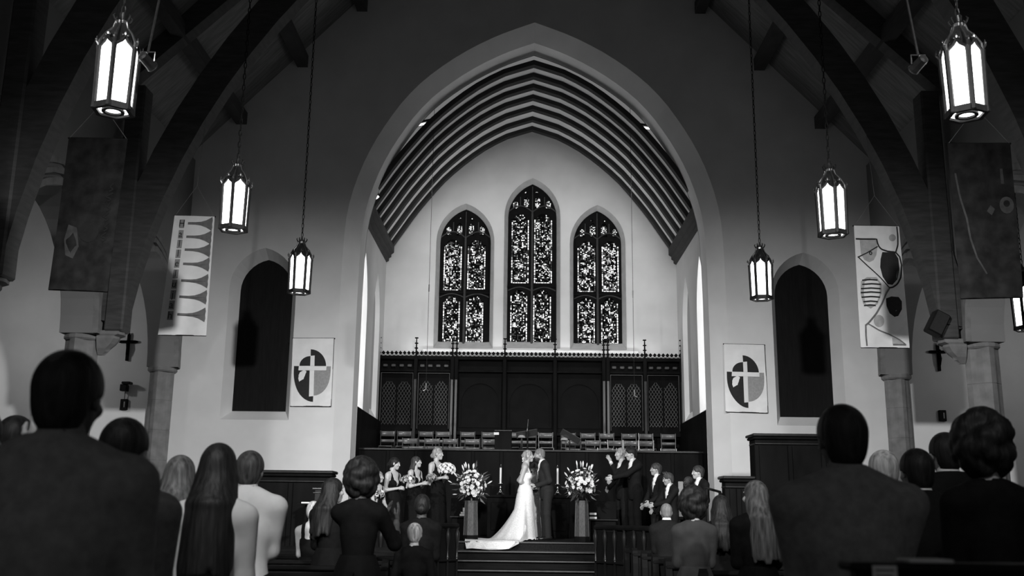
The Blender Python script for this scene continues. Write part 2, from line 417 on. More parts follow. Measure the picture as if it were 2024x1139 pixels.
def light_poly(x0, x1, z0, z1, shoulder=True):
    w_ = x1-x0
    if not shoulder: return [(x0, z0), (x1, z0), (x1, z1-w_*.5), (x0+w_*.75, z1-w_*.12), (x0+w_*.5, z1), (x0+w_*.25, z1-w_*.12), (x0, z1-w_*.5)]
    a = w_*.30
    return [(x0, z0), (x1, z0), (x1, z1-a), (x1-w_*.16, z1-a*.95), (x1-w_*.22, z1-a*.35), (x0+w_*.62, z1), (x0+w_*.38, z1), (x0+w_*.22, z1-a*.35), (x0+w_*.16, z1-a*.95), (x0, z1-a)]
def inside(p, poly):
    x, z = p; c = False; j = len(poly)-1
    for i in range(len(poly)):
        (xi, zi), (xj, zj) = poly[i], poly[j]
        if (zi > z) != (zj > z) and x < (xj-xi)*(z-zi)/(zj-zi)+xi: c = not c
        j = i
    return c
def glass_light(poly, y, name, parent, big=True):
    """jittered quarry glass with dark leads between the pieces, brightest along the border and in the figures"""
    mb = MB(); xs = [p[0] for p in poly]; zs = [p[1] for p in poly]; x0, x1, z0, z1 = min(xs), max(xs), min(zs), max(zs)
    mb.slab([poly], XZ, y+.012, y+.02, mi=0)
    c = 0.034 if big else 0.03
    if big:
        for xx in (x0+.028, x1-.028):          # border strips of long pale pieces
            z = z0+.02
            while z < z1-.17:
                l = rng.uniform(.03, .085); b = rng.random()
                mb.add([(xx-.014, y, z), (xx+.014, y, z), (xx+.014, y, z+l), (xx-.014, y, z+l)], [(0, 1, 2, 3)], 3 if b < .62 else (2 if b < .85 else 1)); z += l+.018
        x = x0+.06
        while x < x1-.09:
            l = rng.uniform(.04, .09); mb.add([(x, y, z0+.012), (x+l, y, z0+.012), (x+l, y, z0+.036), (x, y, z0+.036)], [(0, 1, 2, 3)], 3 if rng.random() < .6 else 2); x += l+.018
        cl = [(rng.uniform(x0+.08, x1-.08), rng.uniform(z0+.1, z1-.1), rng.uniform(.035, .075)) for _ in range(int(8*(z1-z0)))]
        bx0, bx1 = x0+.052, x1-.052
    else: cl = [((x0+x1)/2, (z0+z1)/2, .12)]; bx0, bx1 = x0, x1
    nx = max(2, int((bx1-bx0)/c)); nzz = max(2, int((z1-z0-.04)/c))
    J = [[(bx0+(bx1-bx0)*i/nx+rng.uniform(-.3, .3)*c, z0+.045+(z1-z0-.05)*j/nzz+rng.uniform(-.3, .3)*c) for j in range(nzz+1)] for i in range(nx+1)]
    for i in range(nx):
        for j in range(nzz):
            q = [J[i][j], J[i+1][j], J[i+1][j+1], J[i][j+1]]; m_ = (sum(p[0] for p in q)/4, sum(p[1] for p in q)/4)
            if not inside(m_, poly): continue
            near = min((math.dist(m_, k[:2])/k[2] for k in cl), default=9)
            b = rng.random(); pb = .62 if near < 1 else .17
            mi = 3 if b < pb*.68 else 2 if b < pb else 1 if b < pb+.28 else 0
            if mi == 0: continue
            s_ = rng.uniform(.62, .86)
            mb.add([(m_[0]+(p[0]-m_[0])*s_, y, m_[1]+(p[1]-m_[1])*s_) for p in q], [(0, 1, 2, 3)], mi)
    o = mb.build(name, ['glass_black', 'glass_dim', 'glass_mid', 'glass_bright'], parent); o['kind'] = 'stuff'; return o
for k, w in enumerate(WIN):
    y = BW+.16
    fr = [(w['cx']-w['h'], w['zb']+.10), (w['cx']+w['h'], w['zb']+.10)]+pointed(w['h'], w['rise'], 14, w['cx'], w['zs'])
    lights = []
    for (x0, x1, y0, y1) in w['big']:
        xm, ym = (x0+x1)/2, (y0+y1)/2
        lights.append((light_poly(at(x0, ym, y).x, at(x1, ym, y).x, at(xm, y1, y).z, at(xm, y0, y).z), True))
    for (x0, x1, y0, y1) in w['small']:
        xm, ym = (x0+x1)/2, (y0+y1)/2
        lights.append((light_poly(at(x0, ym, y).x, at(x1, ym, y).x, at(xm, y1, y).z, at(xm, y0, y).z, False), False))
    for (x, yy) in w['dots']:
        c = at(x, yy, y); lights.append(([(c.x+.042*math.cos(a), c.z+.042*math.sin(a)) for a in [i*PI/4 for i in range(8)]], False))
    wo = MB().slab([fr]+[l for l, _ in lights], XZ, y, y+.14).build('window_%d' % (k+1), 'tracery')
    tag(wo, ['stained glass window with four lights beside the left chancel wall', 'tallest stained glass window, above the altar', 'stained glass window with four lights beside the right chancel wall'][k], kind='structure')
    MB().loft([[(u, BW-.012, v) for u, v in w['reveal'][0]], [(u, BW+.17, v) for u, v in w['reveal'][1]]], True).build('stone_reveal', 'window_stone', wo)
    for l, big in lights: glass_light(l, y+.06, 'stained_pane', wo, big)
    zt = at(w['ax'], w['big'][0][2]-6, y).z; zm = at(w['ax'], (w['big'][0][3]+w['big'][2][2])/2, y).z
    t = MB()
    t.tube([(w['cx'], y-.02, w['zb']+.04), (w['cx'], y-.02, zt)], [.035, .03], 6); t.build('mullion', 'tracery_light', wo)
    t = MB().bbox(w['cx']-w['h'], w['cx']+w['h'], y-.03, y+.01, zm-.025, zm+.025, .01); t.build('transom', 'tracery', wo)
    for hx in (-1, 1):
        for zc, zr in ((zt-.02, .16), (zm-.12, .1)):
            a0 = w['cx']+hx*.02; a1 = w['cx']+hx*(w['h']-.02); pts = []
            for i in range(9):
                u = i/8; pts.append((a0+(a1-a0)*u, y-.015, zc+zr*(1-abs(2*u-1)**1.7)))
            MB().tube(pts, .018, 5).build('tracery_bar', 'tracery_light', wo)
    for hx in (-1, 0, 1):
        zz = w['zs']+w['rise']*(.93 if hx == 0 else .62)
        MB().tube([(w['cx']+hx*w['h']*.5, y-.01, zt+.02+(.12 if hx else 0)), (w['cx']+hx*w['h']*.5, y-.01, zz)], .016, 5).build('tracery_bar', 'tracery_light', wo)

# ---- chancel ceiling and its seven ribs
vt = MB(); vt.loft([[(u, 22.2, v) for u, v in vault], [(u, 26.45, v) for u, v in vault]], False)
ceiling = vt.build('ceiling', 'ceiling_plaster'); tag(ceiling, 'plaster vault of the chancel between dark ribs', kind='structure')
H7 = ray(1053, 261.2).z*26.3
ra, rb = ribline(0.0), ribline(0.115)
for yb, yt in ((134.8, 123), (158, 145.4), (179, 166.4), (200, 188.3), (221, 209.4), (242.3, 230.5), (261.2, 250.7)):
    D = H7/ray(1053, yb).z
    r_ = MB(); r_.loft([[(u, D-.185, v) for u, v in ra], [(u, D-.185, v) for u, v in rb], [(u, D+.0, v) for u, v in rb], [(u, D+.0, v) for u, v in ra], [(u, D-.185, v) for u, v in ra]], False)
    r_.build('rib', 'rib_timber', ceiling)
for sx in (-1, 1):
    X0 = XC+sx*CH; zz = ribh[-1][1]
    p = MB(); prof = [(0, zz-.24), (.07, zz-.20), (.07, zz-.13), (.13, zz-.09), (.13, zz-.02), (.20, zz+.03), (.20, zz+.20), (-.05, zz+.65), (-.2, zz+.65)]
    p.loft([[(X0-sx*u, y, v) for u, v in prof] for y in (22.2, 26.42)], False)
    p.build('wall_plate', 'rib_timber', ceiling)
# strip lights tucked behind the arch
for (x, y, ang, L_) in ((838, 245, -12, .34), (1270, 252, 8, .34), (743, 392, -40, .16), (1323, 322, 18, .12)):
    c = at(x, y, 22.35); d = Vector((math.cos(math.radians(-ang)), 0.0, math.sin(math.radians(-ang))))*L_/2
    root = empty('strip_light', c, 0, 'small bright tube light tucked behind the %s haunch of the arch' % ('upper left' if x == 838 else 'upper right' if x == 1270 else 'lower left' if x == 743 else 'lower right'), 'light')
    MB().tube([-d, d], .026, 8).build('tube', 'tube_glass', root)
    MB().tube([-d*1.1+Vector((0, -.05, .05)), d*1.1+Vector((0, -.05, .05))], .03, 6).build('housing', 'iron', root)

# ---- nave arcades, piers, aisle walls, roof
AX = 7.75; AT = 0.28
for sx in (-1, 1):
    nm = 'left' if sx < 0 else 'right'
    lp = [(22.0, 0.0)]; 
    ys = [DW]+TRUSS
    low = [(DW+.05, 4.3)]
    outl = [(DW+.05, 9.0), (DW+.05, 4.3)]
    for a, b in zip(ys, ys[1:]):
        hs = (a-b)/2-.30; cy = (a+b)/2
        outl += [(u, v) for u, v in pointed(hs, 2.05, 10, cy, 4.3)]
    outl += [(TRUSS[-1]-.3, 4.3), (TRUSS[-1]-.3, 9.0)]
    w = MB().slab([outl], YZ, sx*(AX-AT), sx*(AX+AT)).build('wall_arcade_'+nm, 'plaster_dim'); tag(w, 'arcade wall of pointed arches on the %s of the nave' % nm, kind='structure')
    for a, b in zip(ys, ys[1:]):
        hs = (a-b)/2-.30; cy = (a+b)/2
        for j, (o_, pr, ex) in enumerate(((.0, .10, .10), (.17, .07, .08), (.32, .04, .09))):   # moulded orders
            A0 = pointed(hs+o_, 2.05+o_*1.1, 10, cy, 4.3); A1 = pointed(hs+o_+ex, 2.05+(o_+ex)*1.1, 10, cy, 4.3)
            xn = sx*(AX-AT); xo = sx*(AX-AT-pr)
            m_ = MB(); m_.loft([[(xn, u, v) for u, v in A0], [(xo, u, v) for u, v in A0], [(xo, u, v) for u, v in A1], [(xn, u, v) for u, v in A1]], False)
            m_.build('arch_moulding', 'stone', w)
    for i, y in enumerate(ys):
        pr = empty('pier', (sx*AX, y-(0.12 if i == 0 else 0), 0), 0, None, None, kind='structure')
        pr['label'] = 'clustered stone pier of the %s arcade' % nm
        z = 0.0; k = 0
        while z < 4.28:
            h_ = 0.62 if z > .1 else 0.5; z1 = min(z+h_, 4.3); n = 16; 
            rad = lambda a: (.23 if i == 0 else .265)+.03*math.cos(4*a)+(.1 if z < .4 else 0)
            MB().loft([[(rad(2*PI*j/n)*math.cos(2*PI*j/n)*s_, rad(2*PI*j/n)*math.sin(2*PI*j/n)*s_, zz) for j in range(n)] for zz, s_ in ((z, .97), (z+.012, 1), (z1-.012, 1), (z1, .97))], True, True).build('stone_block', 'stone', pr)
            z = z1; k += 1
        MB().lathe([(.27, 4.20), (.30, 4.23), (.30, 4.27), (.28, 4.31)], 16).build('capital', 'stone', pr)
        if i: 
            cb = MB(); X = -sx*(.38)
            prof = [(.38, 3.96, .03), (.44, 4.02, .07), (.46, 4.07, .10), (.54, 4.15, .12), (.60, 4.24, .15), (.60, 4.28, .15), (.68, 4.31, .17), (.68, 4.37, .17)]
            cb.loft([[(-sx*.3, -w_, z_), (-sx*d_, -w_, z_), (-sx*(d_+.04), 0, z_), (-sx*d_, w_, z_), (-sx*.3, w_, z_)] for d_, z_, w_ in prof], True, True)
            cb.build('corbel', 'stone', pr)
    # aisle outer wall and low roof
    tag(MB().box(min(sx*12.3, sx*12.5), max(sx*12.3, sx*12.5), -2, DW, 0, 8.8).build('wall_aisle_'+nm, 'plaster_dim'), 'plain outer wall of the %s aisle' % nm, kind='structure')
    tag(MB().add([(sx*12.5, -2, 8.7), (sx*12.5, DW, 8.7), (sx*7.8, DW, 8.95), (sx*7.8, -2, 8.95)], [(0, 1, 2, 3)]).build('ceiling_aisle_'+nm, 'roof_board'), 'sloping boarded ceiling of the %s aisle' % nm, kind='structure')
# nave roof
EZ, RZ = 8.8, 17.2
rf = MB(); rf.add([(-7.9, -4, EZ), (-7.9, DW, EZ), (0, DW, RZ), (0, -4, RZ), (7.9, DW, EZ), (7.9, -4, EZ)], [(0, 1, 2, 3), (3, 2, 4, 5)])
roof = rf.build('ceiling_nave', 'roof_board'); tag(roof, 'steep boarded roof of the nave in shadow', kind='structure')
for i in range(1, 6):
    for sx in (-1, 1):
        u = i/6; x = sx*7.8*(1-u); z = EZ+(RZ-EZ)*u-.22
        MB().box(x-.12, x+.12, -4, DW, z-.12, z+.16).build('purlin', 'dark_timber', roof)
for ti, y in enumerate(TRUSS):
    tr_ = empty('roof_truss', (0, y, 0), 0, 'dark arched timber truss spanning the nave, %s' % ['nearest the chancel arch', 'second from the chancel arch', 'third from the chancel arch', 'fourth from the chancel arch', 'fifth from the chancel arch'][ti], 'truss')
    for sx in (-1, 1):
        MB().bbox(min(sx*7.0, sx*7.33), max(sx*7.0, sx*7.33), -.2, .2, 4.36, 8.9, .03).build('wall_post', 'dark_timber', tr_)
        n = 14; P0, P1, P2 = np.array([7.05, 4.5]), np.array([6.3, 9.9]), np.array([.9, 13.9])
        ins, out = [], []
        for i in range(n+1):
            u = i/n; p = (1-u)**2*P0+2*u*(1-u)*P1+u*u*P2; t = 2*(1-u)*(P1-P0)+2*u*(P2-P1); t /= np.linalg.norm(t); nn = np.array([t[1], -t[0]])
            ins.append((sx*(p[0]-nn[0]*.0), p[1])); out.append((sx*(p[0]+nn[0]*.55), p[1]+nn[1]*.55 if nn[1] > 0 else p[1]+abs(nn[1])*.55))
        MB().slab([ins+out[::-1]], XZ, -.17, .17).build('arched_brace', 'dark_timber', tr_)
        MB().slab([[(sx*7.7, 8.6), (sx*7.7, 9.15), (0, 17.1), (0, 16.2)]], XZ, -.15, .15).build('rafter', 'dark_timber', tr_)
    MB().bbox(-3.0, 3.0, -.16, .16, 13.3, 13.75, .03).build('collar_beam', 'dark_timber', tr_)
    MB().bbox(-.16, .16, -.16, .16, 13.3, 16.6, .03).build('king_post', 'dark_timber', tr_)

# ================================================================== OBJECTS
# ---- pendant lanterns: zero at the bottom ring
LZ = 3.52*4.1/3.9+1.38; LX = 3.8363*4.1/3.9
def make_lantern(drop):
    root = empty('pendant_lantern')
    n = 6; R0, R1 = .180, .190; H = .70
    P = lambda a, r, z: Vector((r*math.cos(a), r*math.sin(a), z))
    A = [PI/6+i*PI/3 for i in range(6)]
    HEADP = ((1, .83), (.95, .86), (.80, .895), (.66, .925), (.57, .965), (.5, 1.0), (.43, .965), (.34, .925), (.20, .895), (.05, .86), (0, .83))
    for i in range(6):
        a, b = A[i], A[(i+1) % 6]
        p0, p1 = P(a, R0*.95, .02), P(b, R0*.95, .02); q0, q1 = P(a, R1*.95, H), P(b, R1*.95, H)
        pts = [(p0.lerp(p1, u)).lerp(q0.lerp(q1, u), v) for u, v in ((0, 0), (1, 0))+HEADP]
        MB().add(pts, [tuple(range(len(pts)))]).build('pane', 'lamp_glass', root)
        out = Vector((math.cos((a+b)/2), math.sin((a+b)/2), 0))
        MB().tube([p+out*.008 for p in pts[2:]], .015, 5).build('pane_head', 'iron', root)
        # flat corner bar with beaded edge, crown rib and knop
        MB().tube([P(a, R0*.99, -.02), P(a, R0*.99, .05), P(a, R1*.99, H*.80), P(a, R1*1.0, H*.86)], [.030, .025, .025, .029], 6).build('corner_bar', 'iron', root)
        MB().tube([P(a, R1*1.0, H*.84), P(a, R1*.98, H*.95), P(a, R1*.72, H+.06), P(a, R1*.42, H+.13), P(a, R1*.30, H+.20)], [.018, .015, .012, .011, .012], 6).build('crown_rib', 'bright_iron', root)
        k = MB(); k.tube([P(a, R1*1.0, H*.86), P(a, R1*1.16, H*.92), P(a, R1*1.14, H*1.0)], [.012, .011, .004], 5); k.sphere(P(a, R1*1.15, H*.95), .015, 6, 4)
        k.build('finial', 'bright_iron', root)
        c = (a+b)/2; k = MB(); k.sphere(P(c, R1*.84, H+.03), (.015, .015, .026), 6, 4); k.sphere(P(c-.14, R1*.86, H+.012), .012, 6, 4); k.sphere(P(c+.14, R1*.86, H+.012), .012, 6, 4); k.build('leaf_cresting', 'bright_iron', root)
        MB().add([P(a, R1*.93, H*.85), P(b, R1*.93, H*.85), P(b, R1*.70, H+.02), P(b, R1*.30, H+.19), P(a, R1*.30, H+.19), P(a, R1*.70, H+.02)], [(0, 1, 2, 5), (5, 2, 3, 4)]).build('crown_panel', 'iron', root)
        MB().tube([P(a, .05, H+.20), P(a, .075, H+.225), P(a, .09, H+.26), P(a, .075, H+.28)], [.011, .011, .009, .004], 5).build('coronet_leaf', 'iron', root)
    f = MB()
    hexo = [(P(a, R0*1.10, 0).x, P(a, R0*1.10, 0).y) for a in A]; hexi = [(P(a, R0*.86, 0).x, P(a, R0*.86, 0).y) for a in A]
    f.slab([hexo, hexi], lambda u, v, t: (u, v, t), -.025, .035); f.build('bottom_frame', 'iron', root)
    circ = lambda r: [(r*math.cos(2*PI*i/20), r*math.sin(2*PI*i/20)) for i in range(20)]
    MB().slab([hexi], lambda u, v, t: (u, v, t), .0, .004).build('bottom_glass', 'lamp_glass', root)
    MB().slab([circ(.105), circ(.072)], lambda u, v, t: (u, v, t), -.022, -.002).build('bottom_ring', 'iron', root)
    MB().lathe([(.045, H+.17), (.06, H+.18), (.06, H+.21), (.03, H+.23), (.02, H+.27), (.012, H+.31)], 10).build('crown_collar', 'bright_iron', root)
    ch = MB(); z = H+.29; i = 0; r = .028
    while z < H+.29+drop:
        M = Matrix.Rotation(PI/2*(i % 2), 3, 'Z'); L_ = .05
        pts = [M @ Vector((r*math.cos(t)*.62, 0, L_+L_*math.sin(t)))+Vector((0, 0, z)) for t in [k*2*PI/8 for k in range(9)]]
        ch.tube(pts, .007, 4, caps=False); z += .084; i += 1
    tag(ch.build('chain', 'iron', root), kind='stuff')
    return root
lantern0 = make_lantern(5.4)
rots = {(-1, 0): 8, (-1, 1): 4, (-1, 2): 42, (1, 0): -5, (1, 1): 0, (1, 2): 18}
side = {-1: 'left', 1: 'right'}
first = True
pxl = {(-1, 0): (223.9, 217.9), (-1, 1): (460.7, 453.1), (-1, 2): (590.7, 578), (1, 0): (1910.3, 225.2), (1, 1): (1646.8, 463.2), (1, 2): (1506, 590.2)}
LD = 8.457*4.1/3.9
for sx in (-1, 1):
    for k in (-1, 0, 1, 2):
        o = lantern0 if first else copy_tree(lantern0); first = False
        D = LD+BAY*k
        p = at(*pxl[(sx, k)], D) if k >= 0 else Vector((sx*LX, D, LZ))
        o.location = (p.x, p.y, p.z); o.rotation_euler = (0, 0, math.radians(rots.get((sx, k), 0)))
        tag(o, 'glowing hexagonal pendant lantern, %s from the chancel arch, on the nave\'s %s' % (['first', 'second', 'third', 'fourth'][2-k], side[sx]), 'lantern', 'pendant lanterns in the nave')
# one lantern of the right aisle shows at the frame's edge
for sx in (-1, 1):
    o = copy_tree(lantern0); o.location = (sx*10.3, 15.0, 4.75); o.rotation_euler = (0, 0, .3)
    if sx > 0:
        p = at(2032, 650, 15.0); o.location = (p.x, 15.0, p.z)
    tag(o, 'hexagonal lantern hanging in the %s aisle beyond the arcade' % side[sx], 'lantern', 'aisle lanterns')
    for ch in list(o.children):
        if ch.name.startswith('chain'):
            ch.data = ch.data.copy(); ch.scale = (1, 1, 1)
            me = ch.data; bm = bmesh.new(); bm.from_mesh(me); bmesh.ops.delete(bm, geom=[v for v in bm.verts if v.co.z > 2.3], context='VERTS'); bm.to_mesh(me); bm.free()

# ---- stage spotlights clamped to the third truss
for sx, (x, y) in ((-1, (291, 121)), (1, (1816, 127))):
    c = at(x, y, 8.6)
    r = empty('stage_spotlight_can', c, 0, 'black spotlight can under the roof truss near the %s lantern' % ('nearest left' if sx < 0 else 'nearest right'), 'spotlight')
    d = (Vector((0, 20.4, 2))-c).normalized()
    MB().tube([-d*.09, -d*.08, d*.04, d*.08], [.02, .045, .05, .055], 12).build('can', 'iron', r)
    MB().tube([d*.077, d*.084], [.058, .058], 12).build('rim', 'chrome', r)
    MB().tube([(-.065, 0, 0), (-.065, 0, .09), (.065, 0, .09), (.065, 0, 0)], .007, 5).build('yoke', 'bright_iron', r)
    MB().tube([(0, 0, .09), (0, .3, 1.4)], .012, 6).build('clamp_arm', 'iron', r)
    MB().sphere((.0, -.03, .07), .016, 6, 4).build('knob', 'chrome', r)

# ---- banners
def banner(name, corners, D, label, m='banner_white', cat='banner'):
    """corners px: tl,tr,br,bl"""
    P = [at(x, y, D) for x, y in corners]
    w_t, w_b = (P[1]-P[0]).length, (P[2]-P[3]).length
    base = empty(name, (P[0]+P[1]+P[2]+P[3])/4, 0, label, cat)
    c = Vector(base.location)
    def pos(u, v, t=0.0):      # u 0..1 across, v 0..1 down
        p = (P[0].lerp(P[1], u)).lerp(P[3].lerp(P[2], u), v)
        return p-c+Vector((0, -t+.018*math.sin(u*9+v*3)*(v+.2), 0))
    n, k = 10, 16; g = []; f = []
    for s_ in (0, 1):
        for j in range(k+1):
            for i in range(n+1): g.append(pos(i/n, j/k, 0 if s_ == 0 else -.008))
    N = (n+1)*(k+1)
    for s_ in (0, 1):
        for j in range(k):
            for i in range(n):
                q = [s_*N+j*(n+1)+i, s_*N+j*(n+1)+i+1, s_*N+(j+1)*(n+1)+i+1, s_*N+(j+1)*(n+1)+i]
                f.append(tuple(q if s_ == 0 else q[::-1]))
    MB().add(g, f).build('cloth', m, base, smooth=True)
    MB().tube([pos(-.02, 0, .0)+Vector((0, .02, .0)), pos(1.02, 0, 0)+Vector((0, .02, 0))], .012, 6).build('top_rod', 'dark_wood', base)
    MB().tube([pos(0, 1, 0)+Vector((0, .01, 0)), pos(1, 1, 0)+Vector((0, .01, 0))], .010, 6).build('bottom_rod', 'dark_wood', base)
    return base, pos
def patch(base, pos, name, pts, m, t=.006, div=1):
    """flat applique cut from cloth, given in banner coordinates"""
    tri = tessellate_polygon([[Vector((u, v, 0)) for u, v in pts]]); n = len(pts)
    mb = MB(); mb.add([pos(u, v, t) for u, v in pts]+[pos(u, v, .001) for u, v in pts], [tuple(x) for x in tri]+[(i, (i+1) % n, (i+1) % n+n, i+n) for i in range(n)])
    return mb.build(name, m, base)
def stroke(base, pos, name, pts, wpx, m, asp, t=.007):
    """painted band along a polyline; asp = height/width of the banner"""
    pts = resample(pts, max(8, len(pts)*3)) if len(pts) < 40 else pts
    L_, R_ = [], []
    for i, p in enumerate(pts):
        a = pts[max(i-1, 0)]; b = pts[min(i+1, len(pts)-1)]; d = np.array([(b[0]-a[0]), (b[1]-a[1])*asp]); d /= (np.linalg.norm(d)+1e-9)
        nn = np.array([-d[1], d[0]/asp])*wpx/2; L_.append((p[0]+nn[0], p[1]+nn[1])); R_.append((p[0]-nn[0], p[1]-nn[1]))
    mb = MB(); mb.loft([[pos(u, v, t) for u, v in L_], [pos(u, v, t) for u, v in R_]], False)
    return mb.build(name, m, base)
ell = lambda cx, cy, rx, ry, n=24, a0=0, a1=2*PI: [(cx+rx*math.cos(a0+(a1-a0)*i/n), cy+ry*math.sin(a0+(a1-a0)*i/n)) for i in range(n+(0 if abs(a1-a0-2*PI) < 1e-6 else 1))]
def letter(base, pos, ch, cx, cy, h, m, asp):
    """print a letter with the built-in font, laid on the cloth"""
    cu = bpy.data.curves.new('t', 'FONT'); cu.body = ch; cu.align_x = 'CENTER'; cu.align_y = 'CENTER'; cu.size = 1.0; cu.resolution_u = 3
    o = bpy.data.objects.new('t', cu); COL.objects.link(o)
    dg = bpy.context.evaluated_depsgraph_get(); me = bpy.data.meshes.new_from_object(o.evaluated_get(dg))
    vs = [v.co.copy() for v in me.vertices]; fs = [tuple(p.vertices) for p in me.polygons]
    bpy.data.objects.remove(o); bpy.data.meshes.remove(me)
    mb = MB(); mb.add([pos(cx+v.x*h*asp*.95, cy-v.y*h, .010) for v in vs], fs)
    return mb.build('letter', m, base)
# Hallelujah banner
B, pos = banner('hanging_banner', [(345, 426), (424, 428), (407.5, 664), (312, 662)], 16.75, 'white cloth banner reading Hallelujah with eight grey trumpets, hung beside the left arcade')
asp = 2.6
ys_ = [.070, .160, .242, .325, .407, .495, .582, .668, .755, .842]
for ch, v in zip('Hallelujah', ys_):
    patch(B, pos, 'letter_square', [(.135+.02, v-.036), (.275, v-.036), (.275, v+.036), (.135+.02, v+.036)], 'cloth_grey')
    letter(B, pos, ch, .212, v, .085, 'cloth_black', asp)
for i, v in enumerate([.065, .18, .29, .41, .55, .685, .83]):
    x0 = .36-.0*i; prof = []
    for u, h_ in ((x0, .010), (.55, .011), (.68, .016), (.80, .029), (.89, .046), (.95, .060)): prof.append((u, h_))
    pts = [(u, v-h_) for u, h_ in prof]+[(.965, v-.03), (.955, v), (.965, v+.03)]+[(u, v+h_) for u, h_ in prof[::-1]]
    patch(B, pos, 'trumpet', pts, 'cloth_midgrey')
for i in range(1):
    patch(B, pos, 'signature_patch', [(.10, .93), (.30, .925), (.28, .955), (.12, .96)], 'paper')
# suspension strings
def brace_point(x):
    best = min(((abs((1-u)**2*7.05+2*u*(1-u)*6.3+u*u*.9-abs(x)), (1-u)**2*4.5+2*u*(1-u)*9.9+u*u*13.9) for u in np.linspace(0, 1, 200)))
    return best[1]
def strings(B, pos, dz=.55, dx=.12):
    mid = (pos(.02, 0)+pos(.98, 0))/2+Vector((0, 0, dz)); w_ = Vector(B.location); ty = min(TRUSS, key=lambda t: abs(t-w_.y))
    for u in (0.02, .98): MB().tube([pos(u, 0), mid], .004, 4).build('string', 'cloth_midgrey', B)
    top = Vector((mid.x, ty-.15-w_.y, brace_point(mid.x+w_.x)+.15-w_.z)); MB().tube([mid, top], .005, 4).build('string', 'cloth_midgrey', B)
strings(B, pos)
# abstract painted banner
B, pos = banner('hanging_banner', [(1688, 446), (1777, 447.5), (1797.5, 688), (1702, 687)], 16.75, 'white banner painted with black looping lines, rings and striped oval beside the right arcade')
def bz(x, y):           # crop pixels (591x1139) -> banner coordinates
    v = (y-68)/(1086-68); xl = 68+(133-68)*v; xr = 458+(538-458)*v
    return ((x-xl)/(xr-xl), v)
bzs = lambda L_: [bz(*p) for p in L_]
patch(B, pos, 'grey_semicircle', bzs([(118, 186), (262, 186), (268, 250), (258, 320), (235, 362), (200, 380), (160, 360), (130, 310)]), 'cloth_palegrey', .005)
patch(B, pos, 'grey_disc', [bz(400+30*math.cos(a), 167+30*math.sin(a)) for a in np.linspace(0, 2*PI, 20, False)], 'cloth_palegrey', .005)
patch(B, pos, 'dark_oval', bzs([(312, 292), (420, 292), (450, 345), (458, 430), (440, 520), (400, 565), (360, 560), (315, 500), (293, 420), (297, 350)]), 'cloth_black', .005)
patch(B, pos, 'grey_mask', bzs([(320, 372), (345, 362), (375, 372), (405, 365), (430, 380), (445, 430), (438, 500), (422, 530), (400, 505), (380, 450), (372, 410), (340, 412), (322, 395)]), 'cloth_midgrey', .008)
for c in ((350, 390, 12), (402, 406, 13)): patch(B, pos, 'eye_spot', [bz(c[0]+c[2]*math.cos(a), c[1]+c[2]*1.3*math.sin(a)) for a in np.linspace(0, 2*PI, 12, False)], 'cloth_black', .010)
patch(B, pos, 'pale_tooth', bzs([(345, 440), (358, 440), (370, 485), (358, 485)]), 'banner_white', .010)
patch(B, pos, 'striped_oval', bzs([(130, 540), (180, 505), (260, 505), (305, 560), (305, 640), (270, 730), (210, 768), (150, 730), (128, 640)]), 'cloth_palegrey', .005)
for yy, xa, xb in ((528, 140, 268), (563, 140, 297), (599, 130, 295), (632, 128, 297), (670, 135, 290), (708, 150, 270), (740, 155, 252)):
    stroke(B, pos, 'stripe', bzs([(xa, yy+3), ((xa+xb)/2, yy-2), (xb, yy+2)]), .030, 'cloth_black', asp, .009)
patch(B, pos, 'black_ring', bzs([(345, 680), (390, 662), (450, 668), (475, 705), (475, 770), (445, 825), (415, 832), (375, 800), (350, 740)]), 'cloth_black', .006)
patch(B, pos, 'ring_hole', bzs([(425, 707), (442, 730), (440, 770), (425, 785), (408, 745)]), 'banner_white', .009)
patch(B, pos, 'grey_circle', [bz(282+47*math.cos(a), 868+50*math.sin(a)) for a in np.linspace(0, 2*PI, 20, False)], 'cloth_palegrey', .006)
patch(B, pos, 'grey_foot', bzs([(395, 1000), (470, 1030), (485, 1052), (398, 1052)]), 'cloth_palegrey', .005)
for pts, w_, mm in (([(82, 182), (150, 183), (262, 183), (272, 235), (300, 268), (350, 283), (425, 290), (460, 330), (475, 400), (470, 500), (440, 560), (400, 588), (375, 590)], .032, 'cloth_black'),
                    ([(437, 72), (445, 150), (445, 230), (428, 288)], .030, 'cloth_black'), ([(100, 338), (180, 300), (270, 245)], .022, 'cloth_black'), ([(105, 335), (200, 425), (300, 515), (375, 592)], .024, 'cloth_black'),
                    ([(375, 592), (345, 640), (310, 720), (255, 810), (190, 888), (165, 908)], .034, 'cloth_midgrey'), ([(168, 905), (170, 990), (178, 1075)], .030, 'cloth_midgrey'), ([(190, 895), (270, 940), (370, 975), (450, 1020), (500, 1060)], .026, 'cloth_midgrey'), ([(400, 1060), (505, 1062)], .035, 'cloth_midgrey')):
    stroke(B, pos, 'painted_line', bzs(pts), w_, mm, asp, .011)
stroke(B, pos, 'small_ring', [bz(210+10*math.cos(a), 303+12*math.sin(a)) for a in np.linspace(0, 2*PI, 14)], .02, 'cloth_black', asp, .010)
strings(B, pos)
